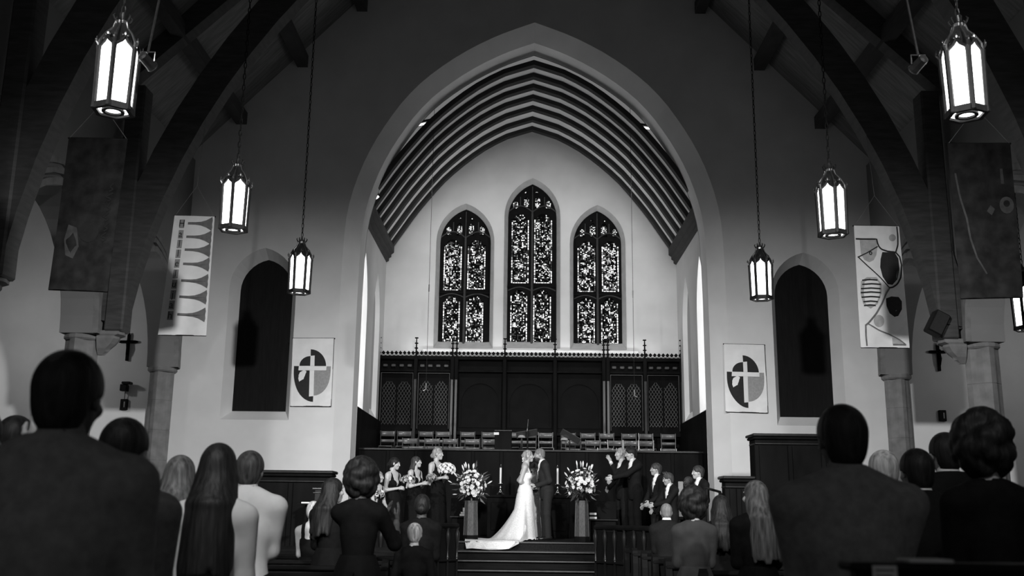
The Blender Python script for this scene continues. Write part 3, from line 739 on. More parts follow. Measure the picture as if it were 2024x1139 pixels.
# dark banners one bay nearer
B, pos = banner('hanging_banner', [(136, 272), (252, 274), (213, 577), (95, 572)], 12.65, 'dark cloth banner with a faded round emblem beside the left arcade', 'banner_dark')
patch(B, pos, 'round_emblem', [(.55+.16*math.cos(a), .62+.07*math.sin(a)) for a in np.linspace(0, 2*PI, 18, False)], 'banner_dark_print')
patch(B, pos, 'pale_blot', bzs([(0, 0)])*0+[(.2, .58), (.35, .6), (.42, .72), (.35, .80), (.22, .78), (.16, .68)], 'banner_dark_light', .004)
for a in range(6): stroke(B, pos, 'script_mark', [(.86+.02*math.sin(a*2), .30+a*.065), (.78+.03*math.cos(a*3), .325+a*.065), (.87, .34+a*.065), (.80, .355+a*.065)], .025, 'banner_dark_print', asp, .007)
strings(B, pos, .5, .25)
B, pos = banner('hanging_banner', [(1873, 283), (1997, 283), (2022, 588), (1900, 590)], 12.65, 'dark cloth banner with faint disc and diamond beside the right arcade', 'banner_dark')
patch(B, pos, 'faint_disc', [(.86+.11*math.cos(a), .41+.055*math.sin(a)) for a in np.linspace(0, 2*PI, 18, False)], 'banner_dark_light')
patch(B, pos, 'faint_disc_core', [(.86+.05*math.cos(a), .40+.022*math.sin(a)) for a in np.linspace(0, 2*PI, 12, False)], 'banner_dark', .009)
patch(B, pos, 'faint_diamond', [(.60, .41), (.67, .435), (.61, .475), (.53, .45)], 'banner_dark_light')
patch(B, pos, 'faint_bar', [(.80, .17), (.84, .17), (.85, .27), (.80, .27)], 'banner_dark_light')
stroke(B, pos, 'faint_curve', [(.08, .2), (.12, .35), (.2, .5), (.22, .62), (.3, .75), (.45, .85)], .03, 'banner_dark_light', asp, .007)
strings(B, pos, .5, .25)

# cross banners on the arch wall
def cross_banner(corners, label):
    B, pos0 = banner('cross_banner', corners, DW-.04, label)
    pos = lambda u, v, t=0: pos0(u, v, t)
    def g(x, y):        # crop px of the left one
        v = (y-62)/(1020-62); xl = 138+(98-138)*v; xr = 712+(672-712)*v
        return ((x-xl)/(xr-xl), v)
    G = lambda L_: [g(*p) for p in L_]
    patch(B, pos, 'black_quarter', G([(388, 220)]+[(388+212*math.sin(a), 455-235*math.cos(a)) for a in np.linspace(0.02, PI/2, 10)]+[(440, 455), (442, 310), (388, 312)]), 'cloth_black')
    patch(B, pos, 'black_quarter', G([(380, 455), (384, 316)]+[(384-155*math.sin(a), 455-138*math.cos(a)) for a in np.linspace(0.05, PI/2, 10)]), 'cloth_black')
    patch(B, pos, 'black_quarter', G([(372, 520), (215, 520), (222, 458), (152, 456)]+[(415-268*math.cos(a), 560+398*math.sin(a)) for a in np.linspace(0.0, PI/2, 12)]+[(419, 880), (362, 886)]), 'cloth_black')
    patch(B, pos, 'grey_quarter', G([(437, 520), (604, 518), (607, 460), (668, 460), (664, 540)]+[(425+235*math.cos(a), 560+310*math.sin(a)) for a in np.linspace(0.1, PI/2, 10)]), 'cloth_grey')
    patch(B, pos, 'white_cross', G([(386, 314), (443, 308), (438, 457), (604, 459), (602, 518), (436, 520), (422, 878), (362, 886), (374, 518), (214, 516), (222, 459), (381, 457)]), 'paper', .012)
    for a, b in (((1, 0), (1, 1)), ((0, 1), (1, 1))):
        MB().tube([pos(*a)+Vector((0, .0, 0)), pos(*b)], .007, 4).build('edge_cord', 'cloth_black', B)
    return B
cross_banner([(579, 669), (660.5, 669), (654.5, 803.5), (573.5, 803)], 'pale cross emblem banner on the wall left of the chancel arch')
cross_banner([(1431, 680), (1511, 682), (1517.5, 816.5), (1434.5, 814)], 'pale cross emblem banner on the wall right of the chancel arch')

# ---- crucifixes and fittings on the aisle end walls
for sx, (x, y) in ((-1, (253, 686)), (1, (1855, 706))):
    c = at(x, y, DW-.05); r = empty('crucifix', c, 0, 'dark wooden crucifix on the end wall of the %s aisle' % side[sx], 'crucifix')
    MB().bbox(-.03, .03, -.02, .03, -.30, .27, .008).build('upright', 'dark_wood', r)
    MB().bbox(-.17, .17, -.02, .03, .08, .14, .008).build('crossbar', 'dark_wood', r)
    b = MB(); b.tube([(0, -.05, -.18), (.015, -.06, -.04), (0, -.05, .08)], [.018, .03, .03], 6); b.tube([(-.14, -.04, .12), (0, -.05, .07), (.14, -.04, .12)], [.012, .018, .012], 5); b.sphere((.01, -.06, .13), .028, 8, 5)
    b.build('corpus', 'dark_wood', r, smooth=True)
    for q in ((-.18, .11), (.18, .11), (0, .28)): MB().sphere((q[0], .0, q[1]), .028, 6, 4).build('trefoil_end', 'dark_wood', r)
c = at(246, 766, DW-.12); r = empty('wall_speaker', c, 0, 'small black speaker on a bracket above the box on the left aisle wall', 'speaker')
MB().bbox(-.07, .07, -.08, .08, -.08, .06, .01).build('body', 'iron', r); MB().bbox(-.02, .16, -.14, .04, .06, .11, .01).build('hood', 'iron', r); MB().tube([(0, .06, -.08), (0, .06, -.28)], .008, 5).build('cable', 'iron', r)
for sx, (x, y) in ((-1, (245, 800)), (1, (1863, 822))):
    c = at(x, y, DW-.04); r = empty('wall_box', c, 0, 'small dark control box with pale label on the %s aisle wall' % side[sx], 'box')
    MB().bbox(-.075, .075, -.03, .04, -.115, .115, .01).build('case', 'iron', r); MB().bbox(.005, .03, -.036, -.03, -.06, .06, .001).build('label_strip', 'cloth_palegrey', r)
c = at(1852, 640, 16.9); r = empty('ceiling_speaker', c, 0, 'black loudspeaker bracketed to the right arcade pier', 'speaker')
Mr = Matrix.Rotation(.5, 4, 'Y')
MB().bbox(-.13, .13, -.12, .12, -.2, .2, .02).build('cabinet', 'iron', r, matrix=Mr); MB().bbox(-.11, .11, -.13, -.12, -.18, .18, .004).build('grille', 'cloth_black', r, matrix=Mr); MB().tube([(.1, 0, 0), (.45, .05, -.05)], .02, 6).build('bracket', 'iron', r)

# ---- hanging microphones
for (xt, yt, xb, yb), s_ in (((864, 120, 842, 768), 'left'), ((1245, 130, 1254, 781), 'right')):
    D = 22.7; a = at(xt, yt, D); b = at(xb, yb, D); a.x = b.x+(.0); a.z = 11.8
    r = empty('hanging_microphone', b, 0, 'thin hanging microphone over the choir, on the %s' % s_, 'microphone')
    MB().tube([(0, 0, 0.1), (0, 0, a.z-b.z)], .006, 4).build('cable', 'iron', r)
    MB().tube([(0, 0, -.02), (0, 0, .12)], .017, 8).build('microphone_body', 'chrome', r)
    MB().tube([(-.06, 0, -.06), (0, 0, -.02), (.06, 0, -.055)], .012, 6).build('microphone_head', 'chrome', r)
    MB().tube([(0, 0, 2.25), (0, 0, 2.42)], .014, 6).build('cable_joint', 'bright_iron', r)

# ---- reredos screen
SY = 26.05; zT = at(1048, 706, SY).z
S_ = empty('reredos_screen', (XC, SY, 2.53), 0, 'tall dark carved wooden screen with lattice panels and spiked cresting behind the choir', 'screen')
pin = [750, 823, 895, 903, 998, 1097, 1193, 1201, 1274, 1346]
px_x = [at(x, 700, SY).x-XC for x in pin]
zt = zT-2.53
MB().box(px_x[0]-.03, px_x[-1]+.03, .10, .16, 0, zt).build('back_panel', 'screen_panel', S_)
MB().bbox(px_x[0]-.05, px_x[-1]+.05, -.06, .16, zt-.10, zt, .02).build('cornice', 'dark_wood', S_)
MB().bbox(px_x[0]-.04, px_x[-1]+.04, -.03, .12, zt-.42, zt-.36, .01).build('frieze_rail', 'dark_wood', S_)
MB().bbox(px_x[0]-.04, px_x[-1]+.04, -.05, .12, .80, .90, .015).build('dado_rail', 'dark_wood', S_)
for i, x in enumerate(px_x):
    MB().bbox(x-.05, x+.05, -.08, .1, 0, zt, .015).build('stile', 'dark_wood', S_)
    if i in (0, 1, 2, 3, 6, 7, 8, 9): MB().bbox(x-.035, x+.035, -.095, -.08, .02, zt-.62, .006).build('post_face', 'post_wood' if i in (0, 1, 8, 9) else 'gloss_wood', S_)
    p = MB(); p.tube([(x, -.04, zt-.02), (x, -.04, zt+.48)], [.026, .014], 6)
    for q in (.08, .20, .33, .47): p.bbox(x-.045, x+.045, -.07, -.01, zt+q-.014, zt+q+.014, .006)
    p.build('pinnacle', 'dark_wood', S_)
cr = MB(); x = px_x[0]
while x < px_x[-1]:
    s_ = .052
    cr.add([(x-s_, -.04, zt+.075), (x, -.04, zt+.02), (x+s_, -.04, zt+.075), (x, -.04, zt+.13), (x-s_, -.01, zt+.075), (x, -.01, zt+.02), (x+s_, -.01, zt+.075), (x, -.01, zt+.13)], [(0, 1, 2, 3), (7, 6, 5, 4), (0, 4, 5, 1), (1, 5, 6, 2), (2, 6, 7, 3), (3, 7, 4, 0)])
    cr.tube([(x-.055, -.025, zt), (x, -.025, zt+.05), (x+.055, -.025, zt)], .008, 4); x += .111
tag(cr.build('cresting', 'dark_wood', S_), kind='stuff')
for a, b in ((0, 1), (1, 2), (7, 8), (8, 9)):
    xa, xb = px_x[a]+.06, px_x[b]-.06
    for q in range(4):
        xm = xa+(xb-xa)*(q+.5)/4; MB().bbox(xm-.06, xm+.06, -.01, .06, zt-.29, zt-.22, .015).build('frieze_boss', 'lattice', S_)
    fm = MB(); fm.bbox(xa, xb, .0, .06, zt-.46, zt-.44, .005); fm.bbox(xa, xa+.02, .0, .06, .95, zt-.45, .005); fm.bbox(xb-.02, xb, .0, .06, .95, zt-.45, .005); fm.build('panel_frame', 'lattice', S_)
    for h_ in (0, 1):
        x0 = xa+.05+(xb-xa-.06)*h_*.5; x1 = x0+(xb-xa)/2-.08; lt = MB(); nx_ = 4; stp = (x1-x0)/nx_; z0, z1 = 1.06, zt-.62
        dz = stp*1.55; k = -nx_
        top = lambda x_: z1-abs(x_-(x0+x1)/2)*.9
        j = 0
        lines = []
        zz = z0-dz*nx_
        while zz < z1+dz*nx_:
            lines.append(((x0, zz), (x1, zz+dz*nx_))); lines.append(((x1, zz), (x0, zz+dz*nx_))); zz += dz
        for (p, q) in lines:
            N_ = 24; seg = [(p[0]+(q[0]-p[0])*i/N_, p[1]+(q[1]-p[1])*i/N_) for i in range(N_+1)]
            seg = [s_ for s_ in seg if z0 <= s_[1] <= top(s_[0])]
            if len(seg) > 1: lt.tube([(seg[0][0], .05, seg[0][1]), (seg[-1][0], .05, seg[-1][1])], .0085, 4)
        lt.build('lattice_panel', 'lattice', S_)
for a, b in ((3, 4), (4, 5), (5, 6)):
    xa, xb = px_x[a]+.08, px_x[b]-.08
    fm = MB(); fm.slab([[(xa, 1.0), (xb, 1.0), (xb, zt-.55), (xa, zt-.55)], [(xa+.06, 1.06)]+[(xb-.06, 1.06)]+pointed((xb-xa)/2-.06, .5, 6, (xa+xb)/2, zt-1.2)], XZ, .07, .10); fm.build('centre_panel', 'screen_panel', S_)

# ---- choir parapet
PY = 22.85; pz = at(1048, 889, PY).z
Pp = empty('choir_parapet', (XC, PY, PLAT), 0, 'dark panelled wooden parapet in front of the choir chairs', 'parapet')
hh = pz-PLAT
MB().box(-3.9, 3.9, 0, .08, 0, hh-.04).build('panel_board', 'dark_wood', Pp)
MB().bbox(-3.9, 3.9, -.05, .12, hh-.05, hh, .015).build('cap_rail', 'gloss_wood', Pp)
for i in range(13): MB().bbox(-3.9+i*.64, -3.82+i*.64, -.03, .02, 0, hh-.05, .01).build('panel_stile', 'dark_wood', Pp)

# ---- choir chairs
def chair():
    r = empty('choir_chair'); w_ = .172
    for s_ in (-1, 1):
        MB().tube([(s_*w_, .20, 0), (s_*w_, .17, .44), (s_*(w_+.012), .22, .86)], .011, 6).build('back_leg', 'chair_frame', r)
        MB().tube([(s_*w_*.95, -.22, 0), (s_*w_*.95, -.20, .43)], .011, 6).build('front_leg', 'chair_frame', r)
    st = MB().bbox(-.17, .17, -.22, .2, .43, .455, .01).build('seat', 'chair_wood', r)
    for nm, z0, z1 in (('upper_back_slat', .72, .845), ('lower_back_slat', .57, .64)):
        s_ = MB(); rings = []
        for i in range(9):
            u = -1+i/4; y = .215+.035*(1-u*u)+(z0-.7)*.1; x = u*(w_-.004)
            rings.append([(x, y-.006, z0), (x, y-.0065, (z0+z1)/2), (x, y-.006, z1), (x, y+.006, z1), (x, y+.006, z0)])
        s_.loft(rings, True, True).build(nm, 'chair_wood', r, smooth=True)
    return r
ch0 = chair(); firstc = True
rows = {0: ([764.8, 797.9, 842, 873, 924, 965, 1015, 1046, 1080, 1122.8, 1162.7, 1199.7, 1244, 1280, 1321.8], 851.0, 25.4, 2.53, 'back row'),
        1: ([808, 851.6, 891, 933, 966, 1132.7, 1173, 1218.7, 1249.7, 1280.7], 866.0, 24.5, 2.29, 'middle row'),
        2: ([819.6, 859, 899.7, 1200, 1236, 1280.7, 1324], 881.5, 23.6, 2.04, 'front row')}
for rk, (xs, y0, D, zf, lab) in rows.items():
    for x in xs:
        o = ch0 if firstc else copy_tree(ch0); firstc = False
        p = at(x, y0+(x-764)*.0125, D); o.location = (p.x, D, zf); o.rotation_euler = (0, 0, random.Random(x).uniform(-.12, .12))
        i = xs.index(x); k = len(xs)-1-i; nth = ['first', 'second', 'third', 'fourth', 'fifth', 'sixth', 'seventh', 'eighth']
        tag(o, 'slatted wooden choir chair, %s from the %s chancel wall in the %s' % ((nth[i], 'left', lab) if i <= k else (nth[k], 'right', lab)), 'chair', 'choir chairs, '+lab)

# ---- organ desk, music stands and small things behind the parapet
r = empty('music_desk', (at(995, 858, 24.1).x, 24.1, 2.29), 0, 'dark console desk with flat top standing among the choir chairs', 'desk')
zt = at(1005, 852, 24.1).z-2.29
MB().bbox(-.20, .20, -.25, .25, 0, zt-.03, .01).build('cabinet', 'dark_wood', r); MB().bbox(-.21, .21, -.27, .27, zt-.03, zt, .008).build('desk_top', 'gloss_wood', r)
MB().bbox(-.22, -.10, -.29, -.27, zt-.12, zt-.06, .004).build('paper_sheet', 'paper', r)
r = empty('lectern_microphone', (at(1043, 860, 23.3).x, 23.3, 2.04), 0, 'slim gooseneck microphone above the slanted desk', 'microphone')
zt = at(1043, 829, 23.3).z-2.04; zb = at(1043, 852, 23.3).z-2.04
MB().tube([(0, 0, 0), (0, 0, zb)], .02, 6).build('stand', 'iron', r); MB().tube([(-.01, 0, zb), (0.01, 0, zt)], .006, 6).build('gooseneck', 'bright_iron', r); MB().tube([(-.012, 0, zb-.02), (-.008, 0, zb+.05)], .014, 6).build('microphone_base', 'chrome', r)
def stand(x, y, D, zf, tilt, label):
    p = at(x, y, D); r = empty('music_stand', (p.x, D, zf), 0, label, 'music stand'); z = p.z-zf
    MB().tube([(0, 0, .05), (0, 0, z)], .012, 6).build('pole', 'iron', r)
    MB().bbox(-.25, .25, -.012, .012, -.04, .12, .004).build('desk_plate', 'chair_frame', r, matrix=Matrix.Translation((0, -.02, z)) @ Matrix.Rotation(tilt, 4, 'Y') @ Matrix.Rotation(.5, 4, 'X'))
    MB().lathe([(.09, 0), (.085, .03), (.06, .055), (.02, .065)], 12).build('music_folder', 'cloth_grey', r, matrix=Matrix.Translation((-.13, -.04, z-.06)))
    for a in range(3): MB().tube([(0, 0, .12), (.22*math.cos(a*2.1+.5), .22*math.sin(a*2.1+.5), .01)], .01, 5).build('foot', 'iron', r)
stand(1042, 861, 23.5, 2.04, -.18, 'slanted music stand beside the gooseneck microphone')
stand(1126, 866, 24.1, 2.29, .5, 'tilted black music stand between choir chairs right of the altar')
# ---- altar with candlesticks
az = at(1045, 979, 21.9).z-PLAT
A_ = empty('altar', (at(1045, 979, 21.9).x, 22.0, PLAT), 0, 'dark wooden altar table behind the couple', 'altar')
MB().bbox(-.95, .95, -.3, .3, az-.06, az, .012).build('altar_top', 'dark_wood', A_); MB().bbox(-.88, .88, -.25, .25, 0, az-.06, .01).build('altar_body', 'dark_wood', A_)
for i in range(4): MB().bbox(-.80+i*.42, -.46+i*.42, -.27, -.25, .15, az-.16, .01).build('altar_panel', 'dark_wood', A_)
for k, x in enumerate((989, 1102)):
    p = at(x, 978, 21.9); c = empty('candlestick', (p.x, 21.9, PLAT+az), 0, 'brass candlestick with a tall white candle on the altar, %s' % ['beside the bride', 'beside the groom'][k], 'candlestick', 'altar candles')
    b = MB(); b.lathe([(.025, .035), (.045, .05), (.03, .07), (.02, .09), (.014, .13), (.024, .15), (.014, .17), (.012, .21), (.055, .225), (.06, .235), (.02, .24)], 12)
    b.build('stem', 'chrome', c, smooth=True)
    for a in range(3):
        MB().tube([(0, 0, .06), (.05*math.cos(a*2.1-.5), .05*math.sin(a*2.1-.5), .035), (.085*math.cos(a*2.1-.5), .085*math.sin(a*2.1-.5), .0)], [.016, .014, .014], 6).build('foot', 'chrome', c)
    MB().tube([(0, 0, .24), (0, 0, .57)], .021, 10).build('candle', 'wax', c); MB().lathe([(.024, .57), (.026, .60), (.015, .62), (.01, .64)], 8).build('candle_follower', 'chrome', c)

# ---- flower pedestals
def pedestal(xt, label):
    D = 19.3; p = at(xt, 1065, D); r = empty('flower_pedestal', (p.x, D, PLAT), 0, label, 'pedestal'); zt = at(xt, 990, D).z-PLAT
    n = 8
    def ring(w_, z): return [(w_*math.cos(2*PI*(i+.5)/n)*1.0, w_*math.sin(2*PI*(i+.5)/n)*1.0, z) for i in range(n)]
    MB().loft([ring(.142, .10), ring(.122, zt-.03)], True, True).build('shaft', 'pedestal_wood', r)
    MB().loft([ring(.148, 0), ring(.148, .10)], True, True).build('plinth', 'dark_wood', r)
    MB().loft([ring(.130, zt-.03), ring(.130, zt)], True, True).build('top_board', 'pedestal_wood', r)
    for i in range(n):
        a = 2*PI*(i+.5)/n; MB().tube([(.142*math.cos(a), .142*math.sin(a), .10), (.122*math.cos(a), .122*math.sin(a), zt-.03)], .004, 4).build('corner_bead', 'chair_wood', r)
    return Vector((p.x, D, PLAT+zt))
def bloom_mesh(n=7, r=.055, name='bloom', m='petal'):
    mb = MB()
    for ring_, (k, ln, tilt, wd) in enumerate(((n, r, .5, .55), (n-2, r*.7, .95, .6))):
        for i in range(k):
            a = 2*PI*i/k+ring_*.4; d = Vector((math.cos(a)*math.cos(tilt), math.sin(a)*math.cos(tilt), math.sin(tilt))); s_ = Vector((-math.sin(a), math.cos(a), 0))
            q = [Vector((0, 0, 0)), d*ln*.45+s_*ln*wd*.62, d*ln*.85+s_*ln*wd*.45, d*ln+Vector((0, 0, -.1*ln)), d*ln*.85-s_*ln*wd*.45, d*ln*.45-s_*ln*wd*.62]
            mb.add(q, [(0, 1, 2, 3), (0, 3, 4, 5)])
    mb.sphere((0, 0, r*.25), r*.25, 6, 4)
    return mb.mesh(name, m)
def bud_mesh():
    mb = MB(); mb.lathe([(.004, 0), (.012, .03), (.017, .07), (.012, .105), (.003, .125)], 6); return mb.mesh('lily_bud', 'petal', True)
def leaf_mesh(m='leaf'):
    mb = MB(); mb.add([(0, 0, 0), (.022, .06, .012), (0, .15, -.01), (-.022, .06, .012), (0, .07, .0)], [(0, 1, 4), (1, 2, 4), (2, 3, 4), (3, 0, 4)]); return mb.mesh('leaf', m)
BLOOM, ROSE, BUD, LEAF, LEAF2 = bloom_mesh(), bloom_mesh(6, .042, 'bloom'), bud_mesh(), leaf_mesh(), leaf_mesh('leaf_light')
GREYBLOOM = bloom_mesh(6, .042, 'bloom', 'petal_grey')
def orient(d, p, s=1.0, roll=0.0):
    q = Vector(d).to_track_quat('Z', 'Y').to_matrix().to_4x4()
    return Matrix.Translation(p) @ q @ Matrix.Rotation(roll, 4, 'Z') @ Matrix.Scale(s, 4)
def arrangement(base, label, seed):
    rg = random.Random(seed); r = empty('flower_arrangement', base, 0, label, 'flowers')
    MB().lathe([(.05, 0), (.09, .02), (.11, .08), (.10, .12)], 10).build('bowl', 'iron', r)
    c = Vector((0, 0, .26)); st = MB(); k = 0
    def shell():
        a = rg.uniform(0, 2*PI); e = math.asin(rg.uniform(-.55, .98)); return Vector((math.cos(a)*math.cos(e), math.sin(a)*math.cos(e), math.sin(e)))
    pts = []
    while len(pts) < 92:
        d = shell(); R_ = Vector((d.x*.28, d.y*.25, d.z*.33))*rg.uniform(.5, 1.03)
        if min([(R_-q).length for q in pts], default=1) < .05: continue
        pts.append(R_); link('bloom', BLOOM if rg.random() < .55 else ROSE, r, orient(d+Vector((0, -.35, .1)), c+R_, rg.uniform(.65, 1.15), rg.uniform(0, 6)))
        st.tube([(0, 0, .10), (c+R_)*.55+Vector((0, 0, .03)), c+R_], .004, 3)
    for i in range(16):
        d = shell(); 
        if i < 7: d = Vector((rg.uniform(-.55, .6), rg.uniform(-.3, .3), 1)).normalized()
        R_ = Vector((d.x*.36, d.y*.3, d.z*.36))*rg.uniform(.9, 1.12)
        link('lily_bud', BUD, r, orient(d+Vector((0, 0, .4)), c+R_, rg.uniform(.7, 1.05))); st.tube([(0, 0, .1), c+R_*.6, c+R_], .004, 3)
    st.build('stems', 'leaf', r)['kind'] = 'stuff'
    for i in range(110):
        d = shell(); 
        if i % 5 == 0: d = Vector((d.x, d.y, -abs(d.z)-.4)).normalized()
        p = c+Vector((d.x*.28, d.y*.24, d.z*.32))*rg.uniform(.5, 1.05)
        if p.z < .06: p.z = .06
        q = d.to_track_quat('Y', 'Z').to_matrix().to_4x4()
        link('leaf', LEAF if rg.random() < .75 else LEAF2, r, Matrix.Translation(p) @ q @ Matrix.Rotation(rg.uniform(0, 6), 4, 'Y') @ Matrix.Scale(rg.uniform(.6, 1.2), 4))
    return r
pt = pedestal(930, 'tall octagonal wooden flower pedestal behind the bride'); arrangement(pt, 'large white lily and rose arrangement on the pedestal behind the bride', 3)
pt = pedestal(1150, 'tall octagonal wooden flower pedestal behind the groom'); arrangement(pt, 'large white lily and rose arrangement on the pedestal behind the groom', 8)

# ---- side desks with white hymn books
for sx, (x0, x1, y0) in ((-1, (890, 922, 1020)), (1, (1164, 1220, 1026))):
    D = 19.95; a = at(x0, y0, D); b = at(x1, y0, D)
    r = empty('side_desk', ((a.x+b.x)/2, D, PLAT), 0, 'low dark desk with books behind the %s flower pedestal' % ("bride's" if sx < 0 else "groom's"), 'desk'); w_ = (b.x-a.x)/2; h_ = a.z-PLAT
    MB().bbox(-w_, w_, -.2, .2, h_-.03, h_, .006).build('desk_top', 'gloss_wood', r); MB().bbox(-w_+.04, w_-.04, -.14, .16, 0, h_-.03, .006).build('desk_body', 'dark_wood', r)
    MB().bbox(-w_, w_, .14, .2, h_, h_+.34, .006).build('desk_back', 'dark_wood', r)
    bx = [(909, 921, 0, .045), (911, 922, .045, .08), (915, 922, .08, .16)] if sx < 0 else [(1165, 1179, 0, .045), (1165.5, 1178.5, .075, .12)]
    for (xa, xb, z0, z1) in bx:
        pa, pb = at(xa, y0, D-.1).x, at(xb, y0, D-.1).x
        o = empty('hymn_book', ((pa+pb)/2, D-.1, PLAT+h_+z0), 0, 'white hymn book, %s of the stack on the low desk behind the %s pedestal' % ('lowest' if z0 == 0 else ('middle' if z1 < .1 and sx < 0 else 'topmost'), "bride's" if sx < 0 else "groom's"), 'book', 'white hymn books, %s side' % ("bride's" if sx < 0 else "groom's")); w2 = (pb-pa)/2
        MB().bbox(-w2, w2, -.08, .08, 0, z1-z0-.004, .004).build('cover', 'paper', o); MB().bbox(-w2+.004, w2+.002, -.075, .075, .006, z1-z0-.010, .001).build('page_block', 'shirt_white', o)
    if sx > 0:
        pa, pb = at(1165, y0, D-.1).x, at(1179, y0, D-.1).x
        o = empty('hymn_book', ((pa+pb)/2, D-.1, PLAT+h_+.047), 0, 'dark hymn book between two white ones on the low desk', 'book'); w2 = (pb-pa)/2
        MB().bbox(-w2, w2, -.08, .08, 0, .026, .003).build('cover', 'dark_wood', o); MB().bbox(-w2+.004, w2-.004, -.075, .082, .005, .021, .001).build('page_block', 'cloth_midgrey', o)

# ---- curved communion rails either side of the steps
for sx, nm in ((-1, 'left'), (1, 'right')):
    r = empty('communion_rail', (sx*1.4, 17.2, 0), 0, 'curved dark communion rail of turned balusters %s of the steps' % nm, 'rail')
    path = []
    for i in range(15):
        u = i/14; path.append(Vector((sx*(1.175+u*2.0)-sx*1.4-.025, .35-1.15*math.sin(min(u*1.6, 1)*PI/2), 0)))
    MB().tube([p+Vector((0, 0, 1.16)) for p in path], .045, 8).build('top_rail', 'dark_wood', r)
    MB().tube([p+Vector((0, 0, .60)) for p in path], .03, 6).build('bottom_rail', 'dark_wood', r)
    MB().loft([[p+Vector((0, .05, .01)) for p in path], [p+Vector((0, .05, 1.1)) for p in path]], False).build('backing_panel', 'dark_wood', r)
    bal = MB(); bal.lathe([(.03, .0), (.03, .05), (.018, .08), (.016, .2), (.034, .34), (.040, .42), (.02, .5), (.03, .53), (.03, .56)], 10); bm_ = bal.mesh('baluster', 'gloss_wood', True)
    ft = MB(); ft.sphere((0, -.03, .02), .012, 6, 4); fm_ = ft.mesh('brass_foot', 'chrome', True)
    for p in path:
        o = link('baluster', bm_, r, Matrix.Translation(p+Vector((0, 0, .60)))); link('brass_foot', fm_, o)
        MB().tube([p+Vector((0, 0, .0)), p+Vector((0, 0, .6))], .022, 5).build('rail_post', 'dark_wood', r)

# ---- dark panelled boxes against the arch wall (pulpit side screens)
def panel_box(x0, x1, yt, D, dep, label):
    a = at(x0, yt, D); b = at(x1, yt+(x1-x0)*.012, D); h_ = (a.z+b.z)/2
    r = empty('panelled_screen', ((a.x+b.x)/2, D, 0), 0, label, 'wood screen'); w_ = (b.x-a.x)/2
    MB().box(-w_+.06, w_-.06, .04, dep, 0, h_-.1).build('board', 'dark_wood', r)
    MB().bbox(-w_, w_, -.06, dep+.06, h_-.05, h_, .015).build('cornice', 'gloss_wood', r); MB().bbox(-w_+.02, w_-.02, -.02, dep+.02, h_-.10, h_-.05, .015).build('cornice_moulding', 'dark_wood', r)
    MB().bbox(-w_+.05, w_-.05, .0, dep, h_-.19, h_-.165, .006).build('bead', 'gloss_wood', r)
    n = max(2, int(2*w_/.6))
    for i in range(n+1):
        x = -w_+.08+(2*w_-.16)*i/n; MB().bbox(x-.04, x+.04, .0, .05, 0, h_-.2, .01).build('stile', 'dark_wood', r)
panel_box(492, 660, 929, 17.0, .35, 'dark panelled wooden screen with a moulded top below the left cross banner')
panel_box(1427, 1492, 941, 17.0, .35, 'low dark panelled screen with a moulded top below the right cross banner')
panel_box(1486, 1700, 857, 18.2, .5, 'tall dark wooden screen below the right dark lancet')
r = empty('lamp_post_box', at(637, 968, 16.0), 0, 'small dark pillar box with a ringed cap before the left screen', 'pillar')
zf = -r.location.z
MB().bbox(-.10, .10, -.1, .1, zf, .0, .01).build('shaft', 'gloss_wood', r); MB().bbox(-.13, .13, -.13, .13, 0, .025, .005).build('cap', 'bright_iron', r); MB().bbox(-.12, .12, -.12, .12, -.06, -.045, .005).build('ring', 'bright_iron', r); MB().tube([(0, 0, .02), (0, 0, .1)], [.05, .01], 8).build('finial', 'iron', r)
p = at(606, 994, 15.45); r = empty('reading_stand', (p.x, 15.45, 0), 0, 'slim dark reading stand before the left panelled screen', 'stand')
MB().tube([(0, 0, 0.02), (0, 0, p.z-.03)], .02, 6).build('post', 'dark_wood', r); MB().bbox(-.12, .12, -.10, .10, p.z-.034, p.z-.012, .004).build('tray', 'dark_wood', r); MB().bbox(-.12, .12, -.12, .12, 0, .02, .004).build('base', 'dark_wood', r)
tag(MB().bbox(p.x-.065, p.x+.065, 15.37, 15.5, p.z-.012, p.z+.010, .003).build('service_card', 'paper'), 'white booklet lying on the slim reading stand', 'booklet')
p = at(1395, 965, 17.6)
r = empty('stair_handrail', (p.x, 17.6, 0), 0, 'black metal handrail sloping down beside the right jamb of the arch', 'handrail')
q = at(1424, 973, 17.6); MB().tube([(0, 0, p.z), (q.x-p.x, 0, q.z), (q.x-p.x+.02, 0, q.z-.06)], .022, 8).build('handrail_tube', 'iron', r); MB().tube([(.02, 0, 0), (.02, 0, p.z)], .016, 6).build('post', 'iron', r); MB().tube([(q.x-p.x-.02, 0, 0), (q.x-p.x-.02, 0, q.z)], .016, 6).build('post', 'iron', r)
# tall clergy chair behind the groomsmen
D = 20.6; a = at(1307, 951, D); b = at(1353, 951, D)
r = empty('clergy_chair', ((a.x+b.x)/2, D, PLAT), 0, 'tall clergy chair with pale back panels behind the lower groomsmen', 'chair'); w_ = (b.x-a.x)/2; h_ = a.z-PLAT
for s_ in (-1, 1):
    MB().bbox(s_*(w_-.05)-.05, s_*(w_-.05)+.05, .18, .22, .45, h_, .008).build('back_panel', 'cloth_grey', r)
    for y_ in (-.22, .2): MB().bbox(s_*(w_-.04)-.025, s_*(w_-.04)+.025, y_-.025, y_+.025, 0, .45, .005).build('leg', 'dark_wood', r)
MB().bbox(-w_+.1, w_-.1, .19, .21, .45, h_-.02, .006).build('back_rest', 'dark_wood', r); MB().bbox(-w_, w_, -.25, .22, .42, .48, .01).build('seat', 'dark_wood', r)

